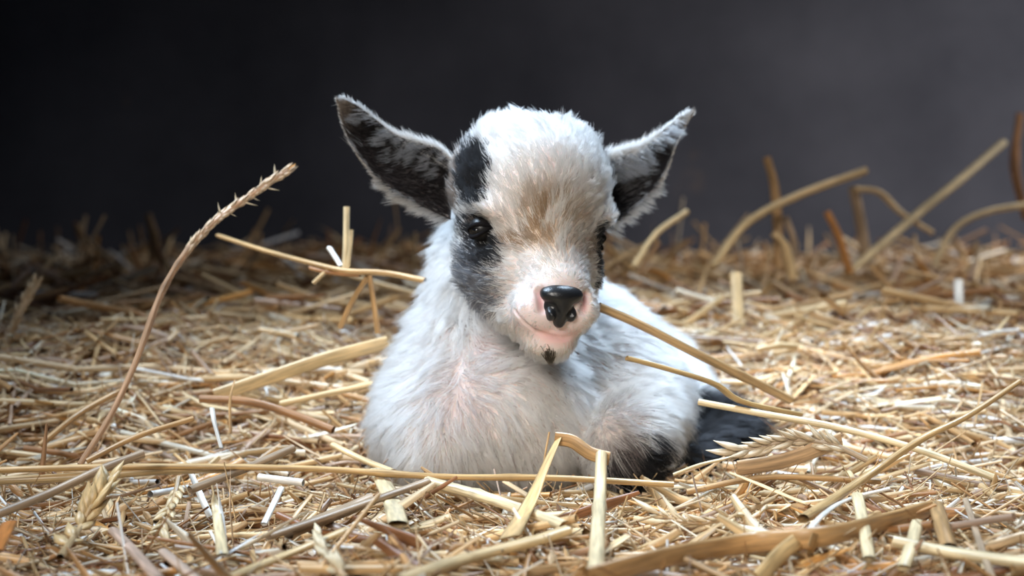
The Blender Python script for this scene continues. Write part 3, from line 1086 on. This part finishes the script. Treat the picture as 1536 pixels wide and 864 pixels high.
def tube(pts, R, flat=1.0, roll=0.0, col=None, K=8, n=None, ends=(1.0, 1.0), nodes=(), smooth=True, fold=0.0, seed=0):
    """one stalk: open hollow tube or ribbon along pts; nodes: places 0..1 with a swollen joint"""
    rng = np.random.default_rng(seed + 101)
    n = n or (14 if len(pts) > 2 else 9)
    c = resample(pts, n) if smooth else np.concatenate([resample(pts[i:i + 2], max(3, n // (len(pts) - 1)))[(1 if i else 0):] for i in range(len(pts) - 1)])
    n = len(c)
    s = np.linspace(0, 1, n)
    tan = unit(np.gradient(c, axis=0))
    side = unit(np.cross(tan, np.array([0.05, 0.25, 1.0])))
    upp = np.cross(side, tan)
    ro = roll + fold * s
    a = np.cos(ro)[:, None] * side + np.sin(ro)[:, None] * upp
    b = -np.sin(ro)[:, None] * side + np.cos(ro)[:, None] * upp
    prof = ends[0] + (ends[1] - ends[0]) * s
    shade = 1 + 0.10 * np.sin(s * 11 + seed)
    for nd in nodes:
        g = np.exp(-((s - nd) / 0.022) ** 2)
        prof = prof + 0.30 * g
        shade = shade - 0.35 * g
    th = np.arange(K) * 2 * math.pi / K
    ring = c[:, None] + (R * prof)[:, None, None] * (np.cos(th)[None, :, None] * a[:, None] + flat * np.sin(th)[None, :, None] * b[:, None])
    V = ring.reshape(-1, 3)
    i = np.arange(n - 1)[:, None] * K; k = np.arange(K)[None]; k2 = (k + 1) % K
    Q = np.stack(np.broadcast_arrays(i + k, i + k2, i + K + k2, i + K + k), -1).reshape(-1, 4)
    length = np.concatenate([[0], np.cumsum(np.linalg.norm(np.diff(c, axis=0), axis=1))])
    tint = np.clip(np.broadcast_to((np.array(col)[None] * shade[:, None])[:, None], ring.shape).reshape(-1, 3), 0, 0.95)
    grain = np.stack(np.broadcast_arrays((length * 60)[:, None], (np.cos(th) * 2.4)[None], rng.uniform(0, 90) + (np.sin(th) * 2.4)[None]), -1).reshape(-1, 3)
    return V, Q, tint, grain


GOLD, PALE, TAN, BROWN, CREAM, WHITE, GREYS = lin(206, 168, 114), lin(220, 190, 142), lin(190, 150, 102), lin(150, 108, 70), lin(228, 206, 164), lin(238, 233, 224), lin(172, 148, 122)


def pt(p):
    """(px, py) lies on the bed; (px, py, depth) is at that depth; (px, py, None, lift) lies on the bed lifted"""
    if len(p) == 2:
        return G(p[0], p[1], 0.003)
    if p[2] is None:
        return G(p[0], p[1], p[3])
    # in the litter: never below its top, so the stalk lies on it
    d = p[2]
    w = W(p[0], p[1], d)
    if w[1] < 0.25 and p[1] > 560:
        while w[2] < height(w[0], w[1]) + 0.011 and d > 0.40:
            d -= 0.001
            w = W(p[0], p[1], d)
    return w


def stalk(label, pts, R, flat, col, name='straw_stalk', cat='straw', group=None, **kw):
    o = straw_obj(name, [tube([pt(p) for p in pts], R, flat, col=col, **kw)])
    # origin at the stalk's foot
    f = Vector(pt(pts[0])); o.data.transform(__import__('mathutils').Matrix.Translation(-f)); o.location = f
    return tag(o, label, cat, group)


stalk('very long gold straw lying flat across the front of the goat kid', [(-30, 706, 0.585), (200, 700, 0.592), (460, 703, 0.598), (660, 715, 0.600), (830, 717, 0.602), (1010, 727, 0.605)], 0.0021, 0.65, GOLD, nodes=(0.52, 0.73), n=30, seed=1)
stalk('thick pale straw slanting down from the chest toward the folded leaf', [(640, 722, 0.590), (735, 748, 0.572), (850, 790, 0.548)], 0.0030, 0.75, CREAM, nodes=(0.42,), n=18, seed=2)
stalk('brown weathered straw slanting up to meet the kid\'s chest', [(402, 805, 0.535), (520, 765, 0.552), (642, 722, 0.575)], 0.0026, 0.6, GREYS * 0.85, nodes=(0.5,), n=16, seed=3)
stalk('broad gold leaf folded over in front of the kid, its rising half', [(764, 806, 0.528), (795, 752, 0.545), (820, 695, 0.562), (838, 657, 0.572)], 0.0042, 0.08, lin(216, 178, 122), name='straw_leaf', roll=0.25, ends=(1.0, 0.40), n=14, seed=4)
stalk('short gold leaf bridging from the folded leaf to the upright stub', [(832, 658, 0.572), (858, 662, 0.572), (885, 680, 0.570), (914, 688, 0.568)], 0.0028, 0.12, TAN, name='straw_leaf', roll=1.3, n=12, seed=5)
stalk('upright pale stub standing in front of the kid\'s black knee', [(894, 862, 0.515), (897, 790, 0.535), (900, 742, 0.548), (902, 680, 0.565)], 0.0025, 0.9, CREAM, nodes=(0.52,), n=16, ends=(1.15, 0.9), seed=6)
stalk('thin split fibre leaning against the folded leaf', [(812, 720, 0.575), (818, 680, 0.577), (824, 648, 0.58)], 0.0005, 0.8, TAN, name='straw_fibre', n=8, seed=7)
stalk('broad gold straw along the lower edge in front of the kid', [(596, 872, 0.500), (700, 838, 0.515), (800, 812, 0.528), (850, 796, 0.536)], 0.0036, 0.55, PALE, nodes=(0.62,), n=18, seed=8)
stalk('largest flat straw, sweeping along the lower edge right of the stub', [(880, 868, 0.500), (1000, 836, 0.508), (1120, 815, 0.52), (1230, 806, 0.53), (1320, 785, 0.54), (1394, 764, 0.55)], 0.0040, 0.30, TAN, roll=1.2, n=22, seed=9)
stalk('snapped end of the largest flat straw, standing on edge', [(1404, 758, 0.552), (1412, 785, 0.547), (1424, 822, 0.538)], 0.0030, 0.7, TAN * 0.85, n=10, seed=10)
stalk('long tan straw leaning over the kid\'s back from behind its muzzle', [(898, 460, 0.655), (960, 487, 0.660), (1050, 533, 0.665), (1130, 572, 0.675), (1185, 600, 0.685)], 0.0029, 0.75, lin(182, 150, 108), nodes=(0.7,), n=20, seed=11)
stalk('shorter tan straw with a blunt end pointing at the kid\'s chin', [(940, 537, 0.630), (1000, 553, 0.633), (1070, 575, 0.637), (1112, 602, 0.642), (1200, 622, 0.655)], 0.0026, 0.45, lin(190, 160, 112), nodes=(), n=20, seed=12)
stalk('long white-gold straw lying from the kid\'s hind leg to the open litter', [(1048, 603, 0.650), (1140, 620, 0.640), (1250, 640, 0.632), (1370, 672, 0.622), (1490, 716, 0.61)], 0.0017, 0.9, CREAM, nodes=(0.45,), n=20, seed=13)
stalk('long curved tan stem rising toward the edge right of the wheat ear', [(1205, 778, 0.560), (1290, 722, 0.575), (1380, 660, 0.59), (1450, 625, 0.60), (1530, 572, 0.61)], 0.0019, 0.8, lin(188, 154, 106), n=20, nodes=(0.5,), ends=(1.2, 0.75), seed=14)
stalk('long grey-gold straw slanting up from the lower left corner', [(-15, 776, 0.545), (70, 742, 0.555), (150, 705, 0.566), (215, 680, 0.575)], 0.0022, 0.8, GREYS, n=16, seed=15)
stalk('stout straw lying level left of the kid, below the tall grass ear', [(-20, 722, 0.590), (110, 716, 0.592), (240, 706, 0.596), (370, 702, 0.602)], 0.0034, 0.55, PALE * 0.92, n=14, nodes=(0.35,), seed=16)
stalk('broad blade slanting up to the kid\'s shoulder', [(322, 594, 0.720), (400, 568, 0.725), (490, 538, 0.73), (582, 514, 0.735)], 0.0038, 0.30, PALE * 0.95, name='straw_leaf', roll=1.1, n=14, seed=17)
stalk('brown jointed straw lying behind the broad blade', [(300, 598, 0.700), (370, 602, 0.70), (430, 618, 0.70), (500, 645, 0.695)], 0.0030, 0.7, BROWN * 1.2, nodes=(0.35,), n=14, seed=18)
stalk('straight pale straw left of the kid beneath the broad blade', [(420, 606, 0.72), (560, 576, 0.725)], 0.0024, 0.7, PALE, n=9, seed=19)
stalk('dull brown straw slanting under the long front straw', [(285, 735, 0.585), (375, 700, 0.60), (440, 672, 0.61)], 0.0030, 0.6, GREYS * 0.8, n=10, seed=20)
stalk('glossy white cut straw end left of the kid', [(388, 716, 0.580), (455, 724, 0.578)], 0.0026, 0.6, WHITE, n=7, seed=21)
stalk('short white stub hanging below the glossy cut end', [(422, 732, 0.575), (396, 786, 0.56)], 0.0014, 0.6, WHITE * 0.95, n=6, seed=22)
stalk('pale split straw standing up in a V, tall half', [(334, 832, 0.54), (325, 770, 0.55), (318, 728, 0.557)], 0.0022, 0.25, CREAM, name='straw_leaf', roll=0.2, n=8, ends=(1, 0.6), seed=23)
stalk('pale split straw standing up in a V, white half', [(336, 832, 0.538), (333, 780, 0.545), (325, 725, 0.553)], 0.0016, 0.3, WHITE, name='straw_leaf', roll=-0.2, n=8, ends=(1, 0.5), seed=24)
stalk('pinkish stub lying toward the viewer at lower left', [(240, 872, 0.505), (205, 832, 0.52), (170, 796, 0.53)], 0.0022, 0.7, lin(206, 176, 156), n=10, seed=25)
stalk('second pinkish stub lying toward the viewer at lower left', [(298, 872, 0.502), (245, 828, 0.517)], 0.0020, 0.7, lin(214, 188, 168), n=8, seed=26)
stalk('orange-brown splinter at the lower left edge', [(-8, 828, 0.52), (14, 784, 0.53)], 0.0030, 0.25, lin(206, 132, 70), name='straw_leaf', roll=0.2, n=6, seed=27)
stalk('long pale straw rising from the lower edge left of centre', [(330, 872, 0.50), (430, 832, 0.512), (520, 795, 0.522)], 0.0022, 0.6, PALE, n=12, seed=28)
stalk('thick tan stalk pointing at the glossy cut end', [(432, 800, 0.55), (512, 768, 0.56), (560, 748, 0.565)], 0.0032, 0.8, GREYS * 0.95, n=10, seed=29)
stalk('pale stub standing upright in the litter at lower right', [(1304, 838, 0.53), (1296, 790, 0.54), (1286, 742, 0.55)], 0.0023, 0.5, CREAM, n=8, seed=30)
stalk('pale green-white stub leaning beside the upright stub at lower right', [(1355, 852, 0.525), (1368, 815, 0.532), (1376, 784, 0.538)], 0.0024, 0.6, CREAM * 0.95, n=8, seed=31)
stalk('thin bent white fibre above the largest flat straw', [(1212, 796, 0.55), (1240, 768, 0.555), (1275, 748, 0.56), (1334, 733, 0.565)], 0.0012, 0.6, WHITE, name='straw_fibre', n=12, seed=32)
stalk('thin grey sliver standing at the lower right edge', [(1490, 872, 0.51), (1468, 810, 0.525), (1448, 748, 0.54)], 0.0012, 0.3, GREYS * 1.1, name='straw_leaf', roll=0.2, n=8, seed=33)
stalk('thick pale straw lying level in the lower right corner', [(1340, 812, 0.54), (1420, 828, 0.535), (1560, 848, 0.53)], 0.0030, 0.7, CREAM, nodes=(0.5,), n=14, seed=34)
stalk('gold leaf blade under the largest flat straw, pointing down', [(1200, 808, 0.515), (1170, 832, 0.508), (1138, 868, 0.50)], 0.0028, 0.2, GOLD, name='straw_leaf', roll=1.0, n=10, seed=35)
stalk('thin upright splinter left of the kid by the broad blade', [(346, 650, 0.65), (345, 600, 0.655), (352, 570, 0.66)], 0.0010, 0.5, TAN, name='straw_fibre', n=8, ends=(1, 0.4), seed=36)
stalk('short upright white pair of splinters left of the kid', [(332, 672, 0.64), (322, 636, 0.645), (318, 612, 0.65)], 0.0013, 0.4, WHITE * 0.9, name='straw_fibre', n=8, seed=37)
stalk('broken brown splinter standing near the left edge', [(62, 722, 0.59), (66, 680, 0.595), (70, 636, 0.60)], 0.0012, 0.5, BROWN, name='straw_fibre', n=8, ends=(1.2, 0.5), seed=38)
stalk('gold straw curving around the root of the tall grass ear', [(60, 668, 0.68), (120, 620, 0.69), (170, 592, 0.70), (190, 585, 0.70)], 0.0026, 0.6, TAN, n=12, seed=39)
stalk('tan straw slanting right from the foot of the tall grass ear', [(130, 692, 0.61), (205, 655, 0.62), (290, 628, 0.63)], 0.0018, 0.7, TAN, n=10, seed=40)
stalk('wide pale flat straw under the kid\'s elbow at its nest\'s edge', [(566, 706, 0.615), (586, 745, 0.59), (598, 786, 0.575)], 0.0040, 0.35, CREAM * 0.9, name='straw_leaf', n=9, seed=41)
stalk('pale straw edge-on beside the kid\'s elbow', [(500, 668, 0.66), (545, 690, 0.645), (590, 708, 0.63)], 0.0024, 0.6, PALE, n=8, seed=42)
stalk('short curved pale leaf at the black knee', [(1010, 712, 0.61), (1050, 697, 0.61), (1098, 686, 0.615)], 0.0018, 0.4, CREAM, name='straw_leaf', n=9, seed=43)
stalk('brown straw lying level right of the black knee', [(1030, 738, 0.60), (1150, 716, 0.60), (1320, 722, 0.60)], 0.0022, 0.6, TAN * 0.85, n=12, seed=44)
stalk('broad grey leaf lying under the wheat ear', [(1105, 703, 0.60), (1180, 690, 0.603), (1262, 660, 0.606)], 0.0042, 0.25, lin(196, 164, 128), name='straw_leaf', roll=0.9, n=10, seed=45)

# blurred stalks standing up before the wall
far_group = None
stalk('blurred arching straw standing before the wall behind the kid\'s ear', [(1070, 400, 1.15), (1120, 335, 1.16), (1200, 292, 1.17), (1298, 256, 1.18)], 0.0055, 0.6, PALE, n=14, seed=50)
stalk('longest blurred straw slanting up the wall near the right edge', [(1270, 412, 1.25), (1380, 318, 1.27), (1440, 270, 1.28), (1505, 214, 1.30)], 0.0055, 0.7, CREAM * 0.95, n=12, seed=51)
stalk('blurred bent straw hooking down beside the longest blurred straw', [(1282, 284, 1.28), (1318, 288, 1.28), (1350, 318, 1.28), (1400, 350, 1.27)], 0.0045, 0.5, PALE * 0.95, n=12, seed=52)
stalk('blurred upright straw crossing the arching straw', [(1170, 400, 1.2), (1163, 290, 1.2), (1150, 236, 1.2)], 0.0045, 0.5, TAN * 0.9, n=10, seed=53)
stalk('short orange blurred leaf standing behind the kid on its white-ear side', [(1275, 410, 1.22), (1258, 355, 1.22), (1240, 318, 1.22)], 0.0050, 0.4, lin(200, 140, 80), name='straw_leaf', n=9, seed=54)
stalk('blurred straw bowing out at the right edge before the wall', [(1400, 400, 1.3), (1430, 345, 1.3), (1480, 318, 1.3), (1560, 305, 1.3)], 0.0060, 0.5, CREAM, n=12, seed=55)
stalk('blurred pale upright stem between the orange leaf and the bent straw', [(1300, 392, 1.3), (1290, 330, 1.3), (1280, 280, 1.3)], 0.0060, 0.35, GREYS * 1.1, n=9, seed=56)
stalk('blurred brown leaf sticking up at the far right edge', [(1540, 330, 1.35), (1522, 250, 1.35), (1530, 170, 1.35)], 0.0048, 0.4, lin(160, 116, 78), name='straw_leaf', n=9, seed=57)
stalk('blurred short straw leaning up beside the kid\'s white-ear cheek', [(950, 400, 1.05), (985, 350, 1.06), (1030, 318, 1.07)], 0.0045, 0.5, PALE * 0.9, n=9, seed=58)
stalk('blurred pale stump standing below the orange leaf', [(1190, 420, 1.18), (1178, 370, 1.18), (1160, 350, 1.18)], 0.0050, 0.5, PALE, n=8, seed=59)
stalk('blurred pale upright stub in the back litter', [(1108, 490, 0.98), (1104, 410, 1.0)], 0.0045, 0.5, PALE * 0.9, n=7, seed=60)
stalk('blurred white splinter in the back litter at right', [(1440, 510, 1.0), (1438, 420, 1.02)], 0.0034, 0.5, WHITE * 0.9, n=7, seed=61)
stalk('blurred thin stem curving up from the arching straw', [(1180, 420, 1.2), (1192, 370, 1.2), (1178, 325, 1.2)], 0.0035, 0.6, GREYS, n=8, seed=62)
stalk('blurred olive leaf standing up before the dark end of the wall', [(135, 395, 1.55), (128, 360, 1.55), (115, 338, 1.55)], 0.006, 0.4, TAN * 0.7, name='straw_leaf', n=8, seed=63)
stalk('second blurred olive leaf before the dark end of the wall', [(232, 390, 1.5), (230, 350, 1.5), (222, 322, 1.5)], 0.008, 0.4, TAN * 0.6, name='straw_leaf', n=8, seed=64)

# the branched straw behind the kid
root = straw_obj('branched_straw', [tube([W(329, 354, 0.790), W(400, 377, 0.760), W(475, 397, 0.735), W(520, 407, 0.725), W(580, 410, 0.72), W(640, 422, 0.71)], 0.0030, 0.45, col=lin(204, 166, 116), n=22, ends=(0.9, 1.25), seed=70)])
tag(root, 'long gold straw with side twigs sticking out from behind the kid\'s neck', 'straw')
for (a, b, c, R, col, nm) in [((517, 402, .725), (519, 360, .725), (520, 310, .725), .0016, CREAM, 'twig'), ((522, 402, .724), (526, 365, .722), (527, 345, .72), .0010, CREAM, 'twig'),
                              ((554, 412, .722), (560, 450, .728), (567, 500, .73), .0016, TAN, 'twig'), ((552, 415, .722), (530, 450, .735), (510, 492, .74), .0018, TAN, 'twig'),
                              ((497, 402, .73), (488, 408, .73), (470, 425, .73), .0014, PALE, 'twig'), ((512, 400, .73), (502, 384, .74), (494, 372, .745), .0016, WHITE, 'twig'),
                              ((465, 402, .735), (500, 410, .728), (540, 412, .724), .0016, BROWN * 1.3, 'leaf_sheath')]:
    straw_obj(nm, [tube([W(*a), W(*b), W(*c)], R, 0.7, col=np.array(col), n=8, ends=(0.9, 1.1), seed=int(a[0]))], root)


# ------------------------------------------------------------------ ears of grass and wheat
def husk_mesh(name, length, wid, col, seed):
    C = np.array([[0, 0, 0.0]])
    s = np.linspace(0, 1, 7)
    K = 6
    th = np.arange(K) * 2 * math.pi / K
    prof = wid * np.array([0.25, 0.75, 1.0, 0.95, 0.7, 0.35, 0.04])
    ring = np.zeros((7, K, 3))
    for i in range(7):
        ring[i, :, 0] = prof[i] * np.cos(th)
        ring[i, :, 1] = 0.55 * prof[i] * np.sin(th) + 0.12 * length * s[i] ** 2
        ring[i, :, 2] = length * s[i]
    i = np.arange(6)[:, None] * K; k = np.arange(K)[None]; k2 = (k + 1) % K
    Q = np.stack(np.broadcast_arrays(i + k, i + k2, i + K + k2, i + K + k), -1).reshape(-1, 4)
    me = big_mesh(name, ring.reshape(-1, 3), Q, STRAW)
    tint = np.tile(np.array(col), (7 * K, 1)) * np.repeat(np.linspace(0.85, 1.1, 7), K)[:, None]
    put_attr(me, 'tint', 'FLOAT_COLOR', np.clip(tint, 0, 0.95))
    gr = np.stack(np.broadcast_arrays((s * 2)[:, None], (np.cos(th) * 3)[None], np.full((7, K), seed * 7.3)), -1).reshape(-1, 3)
    put_attr(me, 'grain', 'FLOAT_VECTOR', gr)
    return me


def spike(name, label, cat, pts, R, col, u0, count, hl, hw, hcol, spread, seed, nodes=(), droop=0.0, ends=(1.2, 0.6)):
    rng = np.random.default_rng(seed)
    P3 = [pt(p) for p in pts]
    root = link(name, None)
    root.location = P3[0]
    off = np.array(P3[0])
    straw_obj('stem', [tube([p - off for p in P3], R, 0.9, col=col, n=36, nodes=nodes, ends=ends, seed=seed)], root)
    c = resample(P3, 200) - off
    meshes = [husk_mesh('spikelet', hl * f, hw * f, np.array(hcol) * g, seed + k) for k, (f, g) in enumerate(((1, 1), (0.8, 0.9), (1.1, 1.05)))]
    for i in range(count):
        u = u0 + (1 - u0) * (i + 0.5) / count
        j = int(u * 198)
        t = unit(c[min(j + 2, 199)] - c[max(j - 2, 0)])
        sd = unit(np.cross(t, np.array([0.1, 1.0, 0.2])))
        dp = np.cross(sd, t)
        ang = (i % 2) * math.pi + rng.normal(0, 0.6)
        lat = math.cos(ang) * sd + math.sin(ang) * dp
        d = unit(t + lat * spread * rng.uniform(0.6, 1.5) + np.array([0, 0, -droop]))
        h = link('spikelet', meshes[rng.integers(0, 3)], root)
        h.location = c[j] + lat * R * 0.5
        h.rotation_mode = 'QUATERNION'
        h.rotation_quaternion = Vector(d).to_track_quat('Z', 'Y')
        sc = rng.uniform(0.75, 1.15)
        h.scale = (sc, sc, sc)
    return tag(root, label, cat)


g1 = spike('grass_ear', 'tall bare grass ear curving up from the straw against the dark wall', 'grass ear',
      [(120, 697, 0.645), (165, 625, 0.655), (205, 540, 0.665), (240, 445, 0.675), (275, 385, 0.68), (320, 335, 0.685), (385, 287, 0.69), (433, 255, 0.692)],
      0.00165, lin(196, 156, 122), 0.58, 84, 0.0066, 0.0017, lin(206, 178, 146), 0.13, 81, nodes=(0.36, 0.46, 0.54, 0.60), ends=(1.0, 1.05))
# the dry husks curling off the ear
_gp = resample([pt(p) for p in [(120, 697, 0.645), (165, 625, 0.655), (205, 540, 0.665), (240, 445, 0.675), (275, 385, 0.68), (320, 335, 0.685), (385, 287, 0.69), (433, 255, 0.692)]], 200)
_hm = husk_mesh('husk', 0.0075, 0.0008, lin(232, 218, 190), 3)
for k, (u, ang) in enumerate([(0.60, 0.5), (0.61, -0.6), (0.745, -1.2), (0.765, 1.3), (0.79, -0.9), (0.81, 1.0), (0.835, 1.25), (0.87, -0.7), (0.885, 0.95), (0.925, 0.6), (0.94, -1.1)]):
    c0 = _gp[int(u * 199)]; t0 = unit(_gp[int(u * 199) + 2] - _gp[int(u * 199) - 2])
    sd = unit(np.cross(t0, np.array([0, 1.0, 0.1])))
    d0 = t0 * math.cos(ang) + sd * -math.sin(ang) + np.array([0, 0.25 * math.sin(k * 2.4), 0])
    o = link('husk', _hm, g1)
    o.location = c0 - _gp[0]
    o.rotation_mode = 'QUATERNION'
    o.rotation_quaternion = Vector(d0).to_track_quat('Z', 'Y')
    o.scale = [0.6 + 0.5 * ((k * 0.37) % 1)] * 3
o = link('tip', husk_mesh('tip', 0.0060, 0.0019, lin(214, 158, 92), 9), g1)
o.location = _gp[-3] - _gp[0]
o.rotation_mode = 'QUATERNION'
o.rotation_quaternion = Vector(_gp[-1] - _gp[-8]).to_track_quat('Z', 'Y')
o['label'] = 'orange bud at the tip of the ear'
spike('grass_ear', 'blurred grass ear standing low at the left edge', 'grass ear', [(0, 560, 0.86), (12, 510, 0.86), (35, 460, 0.86), (58, 420, 0.86)],
      0.0020, lin(206, 176, 140), 0.30, 22, 0.008, 0.0016, lin(216, 190, 156), 0.35, 82)
spike('wheat_ear', 'grey wheat ear with ribbed husks lying beside the black hind leg', 'wheat ear', [(1300, 690, 0.60), (1250, 668, 0.602), (1200, 660, 0.604), (1150, 668, 0.605), (1100, 682, 0.606)],
      0.0013, lin(170, 148, 122), 0.15, 26, 0.0115, 0.0026, lin(204, 184, 154), 0.42, 83)
spike('wheat_ear', 'crumbling wheat ear in the litter at lower left', 'wheat ear', [(90, 836, 0.525), (118, 795, 0.535), (140, 755, 0.545), (165, 715, 0.555)],
      0.0012, lin(190, 160, 118), 0.10, 24, 0.0100, 0.0024, lin(216, 186, 136), 0.50, 84)
spike('wheat_ear', 'smaller wheat ear hanging below the long front straw at left', 'wheat ear', [(268, 716, 0.575), (262, 745, 0.565), (250, 772, 0.557), (238, 798, 0.55)],
      0.0010, lin(180, 150, 108), 0.10, 16, 0.0080, 0.0019, lin(214, 190, 148), 0.50, 85)
spike('wheat_ear', 'shredded pale wheat ear at the foot of the upright stub', 'wheat ear', [(1160, 748, 0.565), (1100, 775, 0.557), (1040, 785, 0.55), (985, 770, 0.55)],
      0.0010, lin(186, 156, 118), 0.05, 22, 0.0100, 0.0018, lin(222, 198, 160), 0.45, 86)
spike('wheat_ear', 'pale husky ear lying in the litter below the glossy cut end', 'wheat ear', [(520, 868, 0.50), (495, 838, 0.51), (480, 800, 0.52)],
      0.0010, lin(186, 156, 118), 0.05, 14, 0.0090, 0.0019, lin(226, 208, 172), 0.45, 87)


# ------------------------------------------------------------------ loose stalks of the litter, each its own object
LAND = [(120, 690, "the tall grass ear's foot"), (450, 552, 'the broad blade'), (420, 735, 'the glossy white cut end'), (125, 790, 'the crumbling wheat ear'),
        (328, 790, 'the split V straw'), (205, 835, 'the pinkish stubs'), (470, 640, "the kid's shoulder"), (620, 760, "the kid's chest"), (800, 750, 'the folded leaf'),
        (898, 790, 'the upright pale stub'), (720, 835, 'the broad lower-edge straw'), (1010, 770, "the kid's black knee"), (1200, 812, 'the largest flat straw'),
        (1180, 668, 'the grey wheat ear'), (1380, 660, 'the curved tan stem'), (1290, 790, 'the pair of pale stubs'), (1440, 830, 'the thick corner straw'), (1130, 570, 'the leaning tan straws'),
        (40, 620, 'the low blurred ear'), (1420, 560, "the curved stem's tip"), (250, 600, 'the brown jointed straw'), (500, 830, 'the pale husky ear')]
TONES = {0: 'beige', 1: 'pale', 2: 'tan', 3: 'brown', 4: 'cream', 5: 'off-white', 6: 'greyish', 7: 'dark brown', 8: 'white', 9: 'golden'}


def loose():
    rng = np.random.default_rng(51)
    kinds = [('straw_stalk', 'straw', (0.05, 0.16), (0.0010, 0.0023), (0.75, 1.0), 6, 8, 0.10, 'loose round straws in the litter'),
             ('straw_leaf', 'straw leaf', (0.03, 0.09), (0.0014, 0.0034), (0.08, 0.25), 6, 6, 0.22, 'loose flat straw leaves in the litter')]
    used = {}
    made = tries = 0
    while made < 230:
        tries += 1
        zi = rng.choice(4, p=[0.14, 0.34, 0.22, 0.30])
        a, b = [(-20, 150), (150, 540), (540, 1000), (1000, 1560)][zi]
        px = rng.uniform(a, b)
        py = rng.uniform(535, 870) if zi != 2 else rng.uniform(760, 870)
        c = G(px, py, 0.002) + np.array([0, 0, rng.uniform(-0.004, 0.001)])
        ki = 0 if rng.random() < 0.6 else 1
        nm, word, Lr, Rr, Fr, seg, K, pit, grp = kinds[ki]
        L = rng.uniform(*Lr)
        yaw = rng.normal(0, 0.55) + (rng.uniform(-1.4, 1.4) if rng.random() < 0.25 else 0)
        pitch = rng.normal(0, pit)
        R = rng.uniform(*Rr)
        if py < 660 and zi != 2 and ki == 0:      # the long level stalks behind and beside the kid
            L, pitch, yaw = L * 1.8, pitch * 0.5, yaw * 0.45
        pi = rng.choice(len(PAL), p=PALW)
        col = PAL[pi][None] * rng.uniform(0.92, 1.1)
        b_ = batch(c[None], np.array([yaw]), np.array([pitch]), np.array([L]), np.array([R]), np.array([rng.uniform(*Fr)]), rng.normal(0, 0.12, 1), rng.normal(0, 0.08, 1), rng.uniform(0, 3.14, 1), seg, K, col, np.array([0.8]), np.zeros(1), rng)
        if sdf_body(b_[4].reshape(-1, 3)).min() < 0.004 or sdf_head(b_[4].reshape(-1, 3)).min() < 0.01:
            continue
        size = ('long ' if L > sum(Lr) / 2 else 'short ') + ('thick ' if R > sum(Rr) / 2 and ki == 0 else 'broad ' if R > sum(Rr) / 2 else 'narrow ' if ki else 'thin ')
        tl = math.tan(pitch) + 0.35 * math.sin(yaw)
        way = 'pointing at the viewer' if abs(yaw) > 1.15 else 'lying level' if abs(tl) < 0.10 else 'slanting up rightward' if tl > 0 else 'slanting up leftward'
        k = min(range(len(LAND)), key=lambda q: (LAND[q][0] - px) ** 2 + 2 * (LAND[q][1] - py) ** 2)
        dx, dy = px - LAND[k][0], py - LAND[k][1]
        rel = ('right of' if dx > 0 else 'left of') if abs(dx) > 1.3 * abs(dy) else ('in front of' if dy > 0 else 'behind')
        label = f'{size}{TONES[pi]} {word} {way} {rel} {LAND[k][2]}'
        if label in used and tries < 4000:
            continue
        used[label] = 1
        o = straw_obj(nm, [(b_[0] - c, b_[1], b_[2], b_[3])])
        o.location = c
        tag(o, label, 'straw', grp)
        made += 1


loose()
